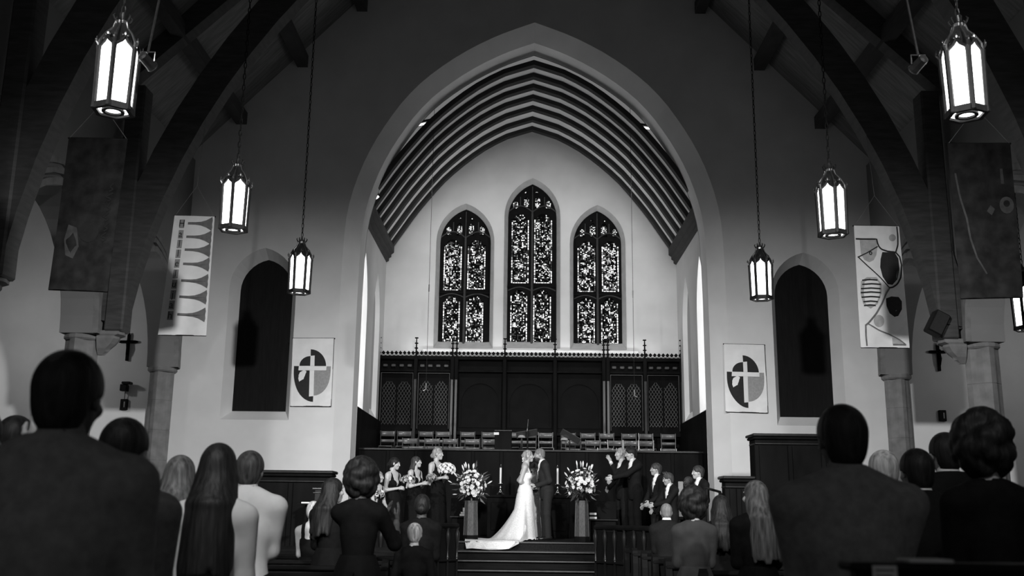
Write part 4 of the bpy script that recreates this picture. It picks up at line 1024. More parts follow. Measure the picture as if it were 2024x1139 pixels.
# ---- pews
PEW0, PEWS = 3.25, .95
def pew():
    r = empty('pew'); L_ = 5.3
    MB().bbox(0, L_, -.40, .0, .42, .46, .01).build('seat', 'dark_wood', r)
    MB().bbox(0, L_, .0, .05, .30, .88, .01).build('backrest', 'dark_wood', r)
    MB().bbox(0, L_, -.02, .09, .88, .92, .012).build('top_rail', 'dark_wood', r)
    MB().bbox(0.05, L_-.05, .05, .14, .60, .63, .005).build('book_ledge', 'dark_wood', r)
    for x in (0, L_-.06):
        e = MB().slab([[(-.45, 0), (.10, 0), (.10, .80), (.07, .95), (.0, .98), (-.07, .92), (-.12, .7), (-.40, .60), (-.45, .5)]], YZ, x, x+.06); e.build('pew_end', 'dark_wood', r)
    return r
pw0 = pew(); fp = True
ordn = ['first', 'second', 'third', 'fourth', 'fifth', 'sixth', 'seventh', 'eighth', 'ninth', 'tenth', 'eleventh', 'twelfth', 'thirteenth', 'fourteenth']
NP = 12
# local -y is towards the camera; pews face the altar, so the seat is beyond the back: turned half round
for sx in (-1, 1):
    for i in range(NP):
        o = pw0 if fp else copy_tree(pw0); fp = False
        y = PEW0+i*PEWS; o.rotation_euler = (0, 0, PI)
        o.location = (-1.25 if sx < 0 else 6.55, y, 0)
        tag(o, 'dark wooden pew %s of the aisle, %s row from the steps' % (side[sx], ordn[NP-1-i]), 'pew', 'pews on the %s' % side[sx])
# low partition at the back of the nave with a service card in its rack
py = 2.40; a = at(1690, 1111, py); b = at(2060, 1111, py)
r = empty('wooden_partition', ((a.x+b.x)/2, py, 0), 0, 'low dark wooden partition behind the right-hand guests', 'partition'); w_ = (b.x-a.x)/2; pz_ = a.z
MB().box(-w_, w_, 0, .04, 0, pz_-.02).build('board', 'dark_wood', r); MB().bbox(-w_-.02, w_+.02, -.03, .07, pz_-.02, pz_, .006).build('top_rail', 'dark_wood', r); MB().box(-w_, w_, -.05, 0, pz_-.20, pz_-.185).build('rack_shelf', 'dark_wood', r)
p = at(1745, 1118, py-.02); r = empty('service_card', (p.x, py-.03, pz_-.185), 0, 'printed service card standing in the rack of the dark partition', 'card'); ht = p.z-(pz_-.185)
wd = 46*py/1983/2
MB().bbox(-wd, wd, -.0012, .0012, 0, ht, .0004).build('card_sheet', 'cloth_grey', r)
for k in range(5): MB().bbox(-wd*.75, wd*(.75 if k != 1 else .6), -.003, -.0013, ht-.012-k*.012, ht-.008-k*.012, .0002).build('printed_line', 'ink', r)
p = at(1832, 1111, py); wd = 85*py/1983/2; tag(MB().bbox(p.x-wd, p.x+wd, py-.03, py+.06, pz_, pz_+.008, .003).build('ledge_highlight', 'cloth_grey'), 'thin pale strip as painted highlight on top of the dark partition', 'book')  # pale strip added as the ledge's highlight

# ================================================================== PEOPLE
class Field:
    """signed distance grid; shapes blend smoothly into one surface"""
    def __init__(s, lo, hi, h):
        s.lo = np.array(lo, float); s.h = h; s.n = np.ceil((np.array(hi)-s.lo)/h).astype(int)+1
        s.D = np.full(s.n, 9.0, np.float32); s.ax = [s.lo[i]+h*np.arange(s.n[i]) for i in range(3)]
    def _win(s, lo, hi, pad):
        a = np.maximum(np.floor((np.array(lo)-pad-s.lo)/s.h).astype(int), 0); b = np.minimum(np.ceil((np.array(hi)+pad-s.lo)/s.h).astype(int)+1, s.n)
        if np.any(b <= a): return None
        sl = tuple(slice(a[i], b[i]) for i in range(3))
        X, Y, Z = np.meshgrid(s.ax[0][sl[0]], s.ax[1][sl[1]], s.ax[2][sl[2]], indexing='ij', sparse=True)
        return sl, X, Y, Z
    def _merge(s, sl, d, k):
        D = s.D[sl]
        if k > 0:
            hh = np.maximum(k-np.abs(D-d), 0)/k; s.D[sl] = np.minimum(D, d)-hh*hh*k*.25
        else: s.D[sl] = np.minimum(D, d)
    def cap(s, a, b, ra, rb=None, k=.03):
        rb = ra if rb is None else rb; a = np.array(a, float); b = np.array(b, float); R_ = max(ra, rb)
        w = s._win(np.minimum(a, b)-R_, np.maximum(a, b)+R_, k+.04)
        if w is None: return s
        sl, X, Y, Z = w; ab = b-a; L2 = max(ab@ab, 1e-9)
        t = np.clip(((X-a[0])*ab[0]+(Y-a[1])*ab[1]+(Z-a[2])*ab[2])/L2, 0, 1)
        d = np.sqrt((X-a[0]-ab[0]*t)**2+(Y-a[1]-ab[1]*t)**2+(Z-a[2]-ab[2]*t)**2)-(ra+(rb-ra)*t)
        s._merge(sl, d, k); return s
    def chain(s, pts, rs, k=.03):
        for i in range(len(pts)-1): s.cap(pts[i], pts[i+1], rs[i], rs[i+1], k)
        return s
    def ell(s, c, r, k=.03, R=None, sub=False):
        c = np.array(c, float); r = np.array(r, float); m_ = r.max() if R is not None else r
        w = s._win(c-m_, c+m_, k+.04)
        if w is None: return s
        sl, X, Y, Z = w; x, y, z = X-c[0], Y-c[1], Z-c[2]
        if R is not None:
            R = np.array(R); x, y, z = R[0, 0]*x+R[1, 0]*y+R[2, 0]*z, R[0, 1]*x+R[1, 1]*y+R[2, 1]*z, R[0, 2]*x+R[1, 2]*y+R[2, 2]*z
        k0 = np.sqrt((x/r[0])**2+(y/r[1])**2+(z/r[2])**2); k1 = np.sqrt((x/r[0]**2)**2+(y/r[1]**2)**2+(z/r[2]**2)**2)+1e-6
        d = k0*(k0-1)/k1
        if sub:
            D = s.D[sl]; d = -d
            hh = np.maximum(k-np.abs(D-d), 0)/max(k, 1e-6); s.D[sl] = np.maximum(D, d)+hh*hh*k*.25
        else: s._merge(sl, d, k)
        return s
    def cut(s, fn):
        X, Y, Z = np.meshgrid(*s.ax, indexing='ij', sparse=True); s.D = np.maximum(s.D, fn(X, Y, Z)).astype(np.float32); return s
    def nets(s):
        D = s.D; h = s.h
        D = np.pad(D, 1, constant_values=1.0); lo = s.lo-h; ins = D < 0
        n = np.array(D.shape)-1
        cnt = np.zeros(n, np.int8)
        for i in (0, 1):
            for j in (0, 1):
                for k in (0, 1): cnt += ins[i:n[0]+i, j:n[1]+j, k:n[2]+k]
        act = (cnt > 0) & (cnt < 8); idx = np.argwhere(act); ids = np.full(n, -1, np.int64); ids[act] = np.arange(len(idx))
        acc = np.zeros((len(idx), 3)); c = np.zeros(len(idx)); I, J, K = idx.T
        corners = [(i, j, k) for i in (0, 1) for j in (0, 1) for k in (0, 1)]
        for a in corners:
            for ax in range(3):
                if a[ax]: continue
                b = list(a); b[ax] = 1
                va = D[I+a[0], J+a[1], K+a[2]]; vb = D[I+b[0], J+b[1], K+b[2]]; m_ = (va < 0) != (vb < 0)
                t = np.where(m_, va/np.where(m_, va-vb, 1), 0); P = np.tile(np.array(a, float), (len(idx), 1)); P[:, ax] = t
                acc[m_] += P[m_]; c[m_] += 1
        V = (idx+acc/c[:, None])*h+lo
        F = []
        for ax in range(3):
            o1, o2 = (ax+1) % 3, (ax+2) % 3
            sa = [slice(None)]*3; sb = [slice(None)]*3; sa[ax] = slice(0, -1); sb[ax] = slice(1, None)
            ia, ib = ins[tuple(sa)], ins[tuple(sb)]; e = np.argwhere(ia != ib); flip = ia[tuple(e.T)]
            ok = (e[:, o1] > 0) & (e[:, o2] > 0) & (e[:, o1] < n[o1]) & (e[:, o2] < n[o2]); e = e[ok]; flip = flip[ok]
            def cell(d1, d2):
                q = e.copy(); q[:, o1] -= d1; q[:, o2] -= d2; return ids[tuple(q.T)]
            q = np.stack([cell(1, 1), cell(0, 1), cell(0, 0), cell(1, 0)], 1); q[~flip] = q[~flip][:, ::-1]; F.append(q)
        return V, np.concatenate(F)
def np_mesh(name, parts, m):
    V = np.concatenate([p[0] for p in parts]); off = 0; Fs = []
    for v, f in parts: Fs.append(f+off); off += len(v)
    Fq = np.concatenate(Fs); me = bpy.data.meshes.new(name)
    me.vertices.add(len(V)); me.vertices.foreach_set('co', V.astype(np.float32).ravel())
    me.loops.add(Fq.size); me.loops.foreach_set('vertex_index', Fq.astype(np.int32).ravel())
    me.polygons.add(len(Fq)); me.polygons.foreach_set('loop_start', np.arange(0, Fq.size, 4, dtype=np.int32)); me.polygons.foreach_set('loop_total', np.full(len(Fq), 4, np.int32))
    me.polygons.foreach_set('use_smooth', np.ones(len(Fq), bool)); me.update(calc_edges=True); me.validate()
    me.materials.append(MATS[m]); return me
def xf(VF, M, flip=False):
    V, F = VF; M = np.array(M); W = V @ M[:3, :3].T+M[:3, 3]
    return (W, F[:, ::-1]) if np.linalg.det(M[:3, :3]) < 0 else (W, F)

# head template: centre of the skull at 0, face towards +y; chin -.115, crown +.12
def head_template(h=.0062):
    f = Field((-.12, -.14, -.2), (.12, .16, .15), h)
    f.ell((0, -.012, .03), (.074, .096, .088), 0).ell((0, .030, -.040), (.057, .057, .062), .04).ell((0, .060, -.090), (.028, .026, .022), .03)
    f.cap((0, .083, .028), (0, .100, -.020), .010, .0125, .014).ell((0, .098, -.026), (.017, .013, .010), .01)      # nose
    for s_ in (-1, 1):
        f.ell((s_*.03, .088, .022), (.017, .014, .012), .012, sub=True)
        f.cap((s_*.012, .088, .036), (s_*.045, .078, .036), .008, .007, .012)                                      # brow
        f.ell((s_*.045, .066, -.02), (.022, .022, .02), .02)                                                        # cheek
        f.ell((s_*.077, -.005, .0), (.009, .02, .032), .008)                                                        # ear
    f.cap((-.019, .084, -.054), (.019, .084, -.054), .009, .009, .008).cap((-.014, .083, -.066), (.014, .083, -.066), .009, .009, .008)
    f.cap((0, -.03, -.05), (0, -.042, -.19), .050, .054, .02)
    return f.nets()
HEAD = head_template()
# hand template: wrist at 0, fingers along +x, back of the hand +z, thumb at +y side
def hand_template(curl, spread=.0, h=.0055):
    f = Field((-.04, -.08, -.12), (.22, .09, .05), h)
    f.cap((-.03, 0, 0), (.01, 0, 0), .025, .024, .02).ell((.05, 0, 0), (.052, .042, .016), .02)
    for i, (y, L_) in enumerate(((.031, .072), (.010, .082), (-.012, .076), (-.032, .060))):
        p = np.array([.088-.006*abs(i-1.3), y, 0.0]); a = 0.0; d0 = spread*(1.5-i)*.12
        pts = [np.array([.06, y*.9, 0.0]), p]
        for sgm, fr in enumerate((.45, .30, .25)):
            a += curl*(.9 if sgm else .75); p = p+np.array([math.cos(a)*math.cos(d0), math.sin(d0), -math.sin(a)])*L_*fr; pts.append(p)
        f.chain(pts, [.0098, .0095, .009, .0082, .0068], .006)
    f.chain([(.018, .028, -.004), (.045, .056, -.014-.012*curl), (.072, .064-.012*curl, -.018-.025*curl), (.092, .064-.022*curl, -.02-.04*curl)], [.014, .0115, .0098, .008], .012)
    return f.nets()
HANDS = {'flat': hand_template(.06, .3), 'relax': hand_template(.42), 'hold': hand_template(.95), 'spread': hand_template(.12, 1.6)}

def ik(sh, wr, l1, l2, pole):
    sh, wr, pole = np.array(sh, float), np.array(wr, float), np.array(pole, float)
    d = wr-sh; L_ = np.linalg.norm(d); L_ = min(L_, (l1+l2)*.995); u = d/np.linalg.norm(d); wr = sh+u*L_
    a = (l1*l1-l2*l2+L_*L_)/(2*L_); hgt = math.sqrt(max(l1*l1-a*a, 0)); pp = pole-u*(pole@u); pp /= np.linalg.norm(pp)+1e-9
    return sh+u*a+pp*hgt, wr
def frame(fwd, up):
    x = np.array(fwd, float); x /= np.linalg.norm(x); z = np.array(up, float); z = z-x*(z@x); z /= np.linalg.norm(z); y = np.cross(z, x)
    return np.stack([x, y, z], 1)
EYE_ME = MB().sphere((0, 0, 0), (.011, .009, .008), 8, 5).mesh('eye', 'eye_white', True)
IRIS_ME = MB().sphere((0, 0.006, 0), (.0062, .005, .0068), 8, 5).mesh('iris', 'eye_dark', True)
LIP_ME = MB().sphere((0, 0, 0), (.022, .006, .009), 8, 5).mesh('mouth', 'lip', True)
def rotm(p, y, r=0):
    """pitch (down +) about x, yaw about z (left +), roll about y"""
    return np.array(Matrix.Rotation(y, 3, 'Z') @ Matrix.Rotation(-p, 3, 'X') @ Matrix.Rotation(r, 3, 'Y'))

def person(loc, rz, H, label, sex='m', outfit='suit', hair='short', hair_m='hair_brown', skin='skin_light', arms=None, lean=0.0, head=(0, 0), res=.014, group=None,
           girth=1.0, shirt='shirt_white', suit='suit', dress='dress_dark', neckline=True, shoulder=1.0, hands=('relax', 'relax'), stance=.1, extras=None, headoff=(0, 0, 0)):
    s = H/1.80; root = empty('person', loc, rz, label, 'person', group, s=s)
    fem = sex == 'f'
    SW = (.165 if fem else .195)*shoulder; g = girth; W = (.108 if fem else .13)*g; HIPW = (.155 if fem else .15)*g; CW = (.135 if fem else .165)*g; CD = (.095 if fem else .112)*g
    cl, sl_ = math.cos(lean), math.sin(lean)
    def T(x, y, z):      # upper body leans forward about the hips
        zz = z-.95; return np.array([x, y*cl+zz*sl_, .95+zz*cl-y*sl_])
    shL, shR = T(-SW, -.01, 1.435), T(SW, -.01, 1.435)
    arms = arms or {}
    dflt = {'L': (-.26, .04, .86), 'R': (.26, .04, .86)}
    J = {}
    for sd, sh in (('L', shL), ('R', shR)):
        a = arms.get(sd, dflt[sd]); pole = arms.get('p'+sd, (-.4 if sd == 'L' else .4, -.8, -.4))
        el, wr = ik(sh, a, .30, .265, pole); J[sd] = (sh, el, wr)
    hp = T(0, .03, 1.665)+np.array(headoff); Rh = rotm(head[0]+lean*.4, head[1])
    x0 = stance
    legs = [[(sd*.09, 0, .93), (sd*(x0*.98), .015, .50), (sd*x0, -.01, .085)] for sd in (-1, 1)]
    allp = np.array([j for v in J.values() for j in v]+[hp]); lo = np.minimum(allp.min(0)-.14, [-.3, -.25, -.02]); hi = np.maximum(allp.max(0)+.14, [.3, .3, 1.62])
    def torso(f, e=0.0, top=True):
        f.ell(T(0, -.01, .95), (HIPW+e, .115*g+e, .13+e), .05).ell(T(0, 0, 1.10), (W+e, .092*g+e, .14+e), .06).ell(T(0, -.005, 1.29), (CW+e, CD+e, .185+e), .06)
        f.cap(T(-SW+.03, -.012, 1.43), T(SW-.03, -.012, 1.43), .052+e, .052+e, .07)
        f.cap(T(-.06, -.02, 1.46), T(.06, -.02, 1.46), .052+e, None, .06)
        tz = 1.525 if not fem else 1.50
        for q in (-1, 1): f.cap(T(q*.03, -.03, tz), T(q*SW*.75, -.02, 1.445), .040+e, .048+e, .05)
        if fem:
            for q in (-1, 1): f.ell(T(q*.062, .072, 1.27), (.062+e, .052+e, .06+e), .03)
        return f
    def armf(f, sd, e=0.0, to=1.0, k=.03):
        sh, el, wr = J[sd]; ra = .049 if fem else .052
        f.cap(sh, el, ra+e, ra*.80+e, k); w2 = el+(wr-el)*to; f.cap(el, w2, ra*.78+e, (.027 if fem else .031)+e+(ra*.78-.029)*(1-to), k); return f
    # ---- skin body: one continuous mesh, head and hands at finer grain
    f = Field(lo, hi, res*1.25 if outfit != 'bare' else res); torso(f)
    f.cap(T(0, -.022, 1.45), T(0, .0, 1.60), .056 if not fem else .047, .052 if not fem else .044, .04)
    armf(f, 'L'); armf(f, 'R')
    for lg in legs: f.chain(lg, [.085*g, .056, .040], .03); f.cap((lg[2][0], -.02, .05), (lg[2][0]*1.1, .14, .03), .038, .03, .02)
    parts = [f.nets()]
    Mh = np.eye(4); Mh[:3, :3] = Rh*(1.0 if fem else 1.04); Mh[:3, 3] = hp; parts.append(xf(HEAD, Mh))
    for sd, hd in zip('LR', hands):
        sh, el, wr = J[sd]; d = wr-el; d = np.array(arms.get('d'+sd, d/np.linalg.norm(d))); up = np.array(arms.get('u'+sd, (-.9 if sd == 'L' else .9, 0, .1)))
        Fm = frame(d, up); 
        # thumb side: +y of the template; mirror so that thumbs point up/forward
        if sd == 'R': Fm = Fm @ np.diag([1, 1, 1])
        else: Fm = Fm @ np.diag([1, -1, 1])
        M = np.eye(4); M[:3, :3] = Fm*(.88 if fem else .96); M[:3, 3] = wr; parts.append(xf(HANDS[hd], M))
    link('body', np_mesh('body', parts, skin), root)
    def part(name, fld, m):
        o = link(name, np_mesh(name, [fld.nets()], m), root); return o
    def pm(loc_, R=None):
        M = np.eye(4); M[:3, :3] = Rh*(1.0 if fem else 1.04); M[:3, 3] = hp+M[:3, :3] @ np.array(loc_); return Matrix(M.tolist())
    for q in (-1, 1):
        e = link('eye', EYE_ME, root, pm((q*.030, .0715, .020))); link('iris', IRIS_ME, e)
        MB().tube([(q*.014, .0945, .038), (q*.032, .0915, .043), (q*.048, .081, .038)], [.003, .0038, .0025], 5).build('eyebrow', hair_m if hair_m != 'hair_blond' else 'hair_darkblond', root, matrix=pm((0, 0, 0)))
    link('mouth', LIP_ME, root, pm((0, .0885, -.060)))
    # ---- hair
    hf = None; hs = (1.0 if fem else 1.04)
    def HP(x, y, z): return hp+Rh @ (np.array([x, y, z])*hs)
    Rl = Rh
    if hair != 'bald':
        lo2, hi2 = hp-np.array([.26, .30, .62]), hp+np.array([.26, .24, .26]); hf = Field(lo2, hi2, max(.009, res*.75))
        E = lambda c, r, k=.03, sub=False: hf.ell(HP(*c), np.array(r)*hs, k, Rl, sub)
        if hair in ('short', 'buzz', 'quiff'):
            e = .004 if hair == 'buzz' else .014
            E((0, -.016, .036), (.076+e, .098+e, .090+e)); E((0, -.045, -.03), (.064+e*.6, .060+e*.6, .075 if hair != 'buzz' else .045), .03)
            if hair == 'quiff':
                rg = random.Random(int(H*1000))
                for i in range(16): a = rg.uniform(-1, 1); b_ = rg.uniform(-.6, 1); hf.cap(HP(a*.05, b_*.06, .10), HP(a*.07+.01, b_*.075+.015, .145+rg.uniform(0, .02)), .014, .006, .012)
            E((0, .115, -.052), (.12, .10, .10), .01, True)
            E((0, .155, .022), (.12, .095, .066), .01, True)
            def low(X, Y, Z):
                dx, dy, dz = X-hp[0], Y-hp[1], Z-hp[2]; ly = (Rl[0][1]*dx+Rl[1][1]*dy+Rl[2][1]*dz)/hs; lz = (Rl[0][2]*dx+Rl[1][2]*dy+Rl[2][2]*dz)/hs
                return np.where(ly > -.042, .004+.22*ly-lz, -.088-lz)
            hf.cut(low)
        elif hair == 'afro':
            rg = random.Random(7)
            for i in range(90):
                a = rg.uniform(0, 2*PI); z = rg.uniform(-.95, 1); rr = math.sqrt(1-z*z); d = np.array([rr*math.cos(a), rr*math.sin(a), z])
                if d[1] > .35 and d[2] < .5: continue
                E(tuple(d*np.array([.108, .112, .135])+np.array([0, -.025, .04])), (.044, .044, .044), .008)
            E((0, -.02, .04), (.115, .125, .125)); E((0, .15, -.055), (.10, .09, .11), .01, True)
        elif hair in ('long', 'long_straight'):
            E((0, -.016, .036), (.086, .108, .10)); E((0, -.065, -.09), (.092, .075, .15), .04)
            rg = random.Random(int(H*991)); n_ = 17
            for i in range(n_):
                a = -PI*1.06+PI*1.12*i/(n_-1); a2 = a-.0
                x, y = .078*math.cos(a), -.02+.085*math.sin(a); ln = rg.uniform(.30, .38) if hair == 'long' else rg.uniform(.38, .44)
                w_ = rg.uniform(-.02, .02) if hair == 'long' else 0
                hf.chain([HP(x*.8, y*.8, .06), HP(x, y, -.04), HP(x*1.25+w_, y*1.2-.05*(y < 0), -.17), HP(x*1.5-w_, y*1.2-.085*(y < .0), -.08-ln)], [.018, .026, .027, .018], .014)
            E((0, .125, -.05), (.075, .10, .12), .01, True)
        elif hair in ('bun', 'updo', 'half'):
            E((0, -.018, .036), (.084, .106, .098)); E((0, -.05, -.02), (.076, .075, .08), .03)
            if hair == 'bun': E((0, -.115, -.03), (.055, .045, .05), .015)
            if hair == 'updo':
                rg = random.Random(3)
                for i in range(12): hf.ell(HP(rg.uniform(-.055, .055), -.10+rg.uniform(-.03, .02), rg.uniform(-.09, .04)), np.array([.026]*3), .008)
                for q in (-1, 1): hf.chain([HP(q*.07, .03, .02), HP(q*.082, .035, -.05), HP(q*.07, .03, -.11)], [.012, .009, .005], .01)
            if hair == 'half':
                for i in range(9):
                    a = -PI+PI*i/8; x, y = .07*math.cos(a), -.03+.07*math.sin(a)
                    hf.chain([HP(x, y, -.02), HP(x*1.1, y*1.2-.02, -.13), HP(x*.9, y*1.1-.02, -.26)], [.024, .024, .012], .014)
            E((0, .12, -.045), (.085, .10, .105), .01, True)
        part('hair', hf, hair_m)
    # ---- clothes
    if outfit in ('suit', 'shirt'):
        jm = suit if outfit == 'suit' else shirt
        f = Field(lo, hi, res); torso(f, .020)
        if outfit == 'suit': f.ell((0, -.005, .86), (HIPW+.022, .125*g, .16), .05)
        armf(f, 'L', .016, .97, .035); armf(f, 'R', .016, .97, .035)
        zb = .78 if outfit == 'suit' else .93
        f.cut(lambda X, Y, Z: zb-Z)
        nb = T(0, -.005, 1.50)
        f.cut(lambda X, Y, Z: .074-np.sqrt((X-nb[0])**2+(Y-nb[1]-.012)**2)+np.where(Z > nb[2]-.03, 0, 9)*-1)
        if outfit == 'suit':
            q = T(0, .1, 1.16)
            f.cut(lambda X, Y, Z: np.where((Y > .02+sl_*.2) & (Z > q[2]), np.minimum(.085*np.clip((Z-q[2])/.30, 0, 1)-np.abs(X), .02), -1))
        part('jacket' if outfit == 'suit' else 'shirt', f, jm)
        f = Field(lo, hi, res*.8 if outfit == 'suit' else res)
        f.cap(T(0, -.024, 1.485), T(0, -.0, 1.565), .072, .066, .0); ct = T(0, 0, 1.60)[2]; f.cut(lambda X, Y, Z: Z-ct+.25*(Y-.0))
        if outfit == 'suit': f.ell(T(0, -.0, 1.30), (CW*.86, CD+.010, .19), .02); f.ell(T(0, .03, 1.45), (.065, .062, .075), .02)
        part('collar', f, shirt)
        if outfit == 'suit':
            c0 = T(0, CD+.012, 1.46); c1 = T(0, CD+.018, 1.14)
            MB().loft([[Vector(c0)+Vector((x, -.02, 0)) for x in (-.018, .018)], [Vector(c0)+Vector((x, .006, -.03)) for x in (-.013, .013)], [Vector(c1)+Vector((x, .004, 0)) for x in (-.03, .03)]], False).build('tie', suit, root)
            for sd in 'LR':
                sh, el, wr = J[sd]; d = (wr-el)/np.linalg.norm(wr-el); MB().tube([wr-d*.03, wr+d*.012], .036, 10).build('cuff', shirt, root)
        f = Field((-.3, -.25, -.02), (.3, .3, 1.05), res)
        for lg in legs: f.cap(lg[0], lg[1], .098*g, .074, .03).cap(lg[1], (lg[2][0], lg[2][1], .06), .074, .068, .03)
        f.ell((0, -.01, .95), (HIPW+.014, .128*g, .12), .04); f.cut(lambda X, Y, Z: np.maximum(.035-Z, Z-1.04))
        part('trousers', f, suit)
    elif outfit in ('dress', 'top'):
        f = Field(lo, hi, res); torso(f, .012)
        nb = T(0, 0, 1.40)
        if outfit == 'dress':          # sleeveless, straps, v neck
            f.cut(lambda X, Y, Z: np.where(Z > 1.33, np.maximum(np.abs(np.abs(X)-.095)-.024, -1), -1))
            f.cut(lambda X, Y, Z: np.where((Z > 1.22) & (Y > 0), .36*(Z-1.22)+.012-np.abs(X), -1))
        else:
            armf(f, 'L', .014, .35); armf(f, 'R', .014, .35)
            f.cut(lambda X, Y, Z: .062-np.sqrt(X**2+(Y+.0)**2)+np.where(Z > 1.47, 0, -9))
        f.cut(lambda X, Y, Z: 1.02-Z)
        part('bodice' if outfit == 'dress' else 'blouse', f, dress)
        n_ = 40; rings = []
        for z, r_ in ((1.12, 1.06), (1.03, 1.34), (.92, 1.52), (.7, 1.66), (.45, 1.75), (.2, 1.85), (.03, 1.95)):
            rings.append([((W+.02)*r_*math.cos(2*PI*i/n_)*(1+.05*math.sin(i*2*PI*9/n_)*(r_-1)), (.10*g+.02)*r_*1.1*math.sin(2*PI*i/n_)*(1+.05*math.sin(i*2*PI*9/n_)*(r_-1))-.005, z) for i in range(n_)])
        MB().loft(rings, True, False).build('skirt', dress, root, smooth=True)
    elif outfit == 'robe':
        f = Field(lo, hi, res); torso(f, .022)
        for sd in 'LR':
            sh, el, wr = J[sd]; f.cap(sh, el, .07, .075, .04); f.cap(el, el+(wr-el)*.93, .075, .085, .03)
        f.cut(lambda X, Y, Z: .060-np.sqrt(X**2+(Y+.0)**2)+np.where(Z > 1.45, 0, -9)); f.cut(lambda X, Y, Z: .98-Z)
        part('robe_top', f, 'robe')
        n_ = 44; rings = []
        for z, r_ in ((1.10, 1.22), (.95, 1.4), (.6, 1.62), (.3, 1.85), (.06, 2.0)):
            rings.append([((W+.02)*r_*math.cos(2*PI*i/n_)*(1+.07*math.sin(i*2*PI*11/n_)*(r_-1)), (.11+.02)*r_*math.sin(2*PI*i/n_)*(1+.07*math.sin(i*2*PI*11/n_)*(r_-1)), z) for i in range(n_)])
        MB().loft(rings, True, False).build('robe_skirt', 'robe', root, smooth=True)
        for q in (-1, 1): MB().loft([[(q*.05-.03, .0, 1.50), (q*.05+.03, .0, 1.50)], [(q*.075-.035, .13, 1.35), (q*.075+.035, .13, 1.35)], [(q*.08-.04, .165, 1.1), (q*.08+.04, .165, 1.1)], [(q*.085-.045, .235, .40), (q*.085+.045, .235, .40)]], False).build('stole', 'stole', root)
    if outfit in ('suit', 'shirt'):
        for lg in legs:
            f = Field((lg[2][0]-.1, -.14, -.02), (lg[2][0]+.1, .24, .14), .012); f.cap((lg[2][0], -.055, .045), (lg[2][0]*1.05, .10, .035), .042, .043, .03).ell((lg[2][0]*1.08, .13, .03), (.043, .065, .03), .03); f.cut(lambda X, Y, Z: .004-Z)
            link('shoe', np_mesh('shoe', [f.nets()], 'shoe'), root)
    root['_j'] = 0; del root['_j']
    return root, J, hp, T, s
def world_of(root, p): 
    return Matrix.Translation(root.location) @ Matrix.Rotation(root.rotation_euler.z, 4, 'Z') @ Vector(np.array(p)*root.scale[0])

def from_head(x, ytop, D, H=None, floor=None):
    """position on its floor for a person whose crown shows at a pixel"""
    p = at(x, ytop, D)
    if floor is None: floor = p.z-H
    return Vector((p.x, D, floor)), p.z-floor
TO_R, TO_L = -PI/2, PI/2

# ---- groom (faces left) and bride (faces right)
gl, gh = from_head(1068, 887, 20.25, floor=PLAT); gl.x = at(1080, 1000, 20.25).x
groom, GJ, Ghp, GT, gs = person(gl, TO_L+.22, gh*1.01, 'bearded groom with shaved head in dark suit, leaning in to kiss the bride', 'm', 'suit', 'buzz', 'hair_buzz', 'skin_mid',
    arms={'L': (-.07, .21, 1.05), 'R': (.08, .24, 1.04), 'pL': (-.5, -1, -.2), 'pR': (.5, -1, -.2), 'dL': (.3, .9, -.25), 'dR': (-.3, .9, -.25), 'uL': (-.5, 0, .8), 'uR': (.5, 0, .8)}, head=(.04, -.12), lean=.17, res=.011, suit='suit_charcoal', hands=('hold', 'hold'), stance=.11, girth=1.05)
def boutonniere(T, root, x=-.10, z=1.36, y=.125):
    b = link('boutonniere', ROSE, root, orient((x, 1, .3), T(x, y, z), .75))
    link('leaf', LEAF2, b, Matrix.Translation((.02, -.02, -.01)) @ Matrix.Scale(.35, 4)); return b
boutonniere(GT, groom)
beard = Field(np.array(Ghp)-.16, np.array(Ghp)+.16, .007); beard.ell(Ghp+np.array([0, .035, -.075]), (.060, .068, .055), 0); beard.ell(Ghp+np.array([0, .10, -.03]), (.1, .06, .035), .01, None, True)
link('beard', np_mesh('beard', [beard.nets()], 'hair_brown'), groom)

bl, bh = from_head(1042.5, 889, 20.12, floor=PLAT); bl.x = at(1036, 1000, 20.12).x
# her hands meet his
hw = world_of(groom, (GJ['L'][2]+GJ['R'][2])/2+np.array([0, .05, 0]))
def to_local(loc, rz, s, w): return np.array((Matrix.Rotation(-rz, 3, 'Z') @ (Vector(w)-Vector(loc)))/s)
bs = bh/1.80; hl = to_local(bl, TO_R-.1, bs, hw)
bride, BJ, Bhp, BT, bs = person(bl, TO_R-.1, bh, 'bride in white lace gown with long train kissing the groom', 'f', 'bride', 'updo', 'hair_blond', 'skin_light',
    arms={'R': hl+np.array([.05, -.07, .03]), 'L': hl+np.array([-.05, -.07, .02]), 'pR': (.2, -.5, -1), 'pL': (-.2, -.5, -1), 'uR': (.6, 0, .8), 'uL': (-.6, 0, .8), 'dR': (-.2, 1, -.1), 'dL': (.2, 1, -.1)}, head=(-.06, .0), lean=.07, res=.010, hands=('relax', 'relax'))
# bodice
f = Field((-.25, -.22, .9), (.25, .3, 1.5), .010); W, g = .108, 1.0
f.ell(BT(0, -.01, .95), (.170, .13, .14), .05).ell(BT(0, 0, 1.10), (.119, .104, .14), .06).ell(BT(0, -.005, 1.27), (.146, .107, .16), .06)
for q in (-1, 1): f.ell(BT(q*.062, .076, 1.27), (.072, .06, .068), .03)
f.cut(lambda X, Y, Z: np.maximum(Z-(1.33+.25*np.clip(Y, -.25, .0)), .90-Z))
link('bodice', np_mesh('bodice', [f.nets()], 'lace'), bride)
# straps and flower in the hair
for q in (-1, 1): MB().tube([BT(q*.09, .095, 1.31), BT(q*.105, .045, 1.44), BT(q*.10, -.06, 1.46), BT(q*.08, -.10, 1.30)], .010, 6).build('strap', 'lace', bride)
for i in range(4):
    q = Bhp+np.array([.055-.012*i, -.095-.012*(i % 2), -.03-.022*i]); link('hair_flower', ROSE, bride, orient((1, -.4, 0), q, .5))
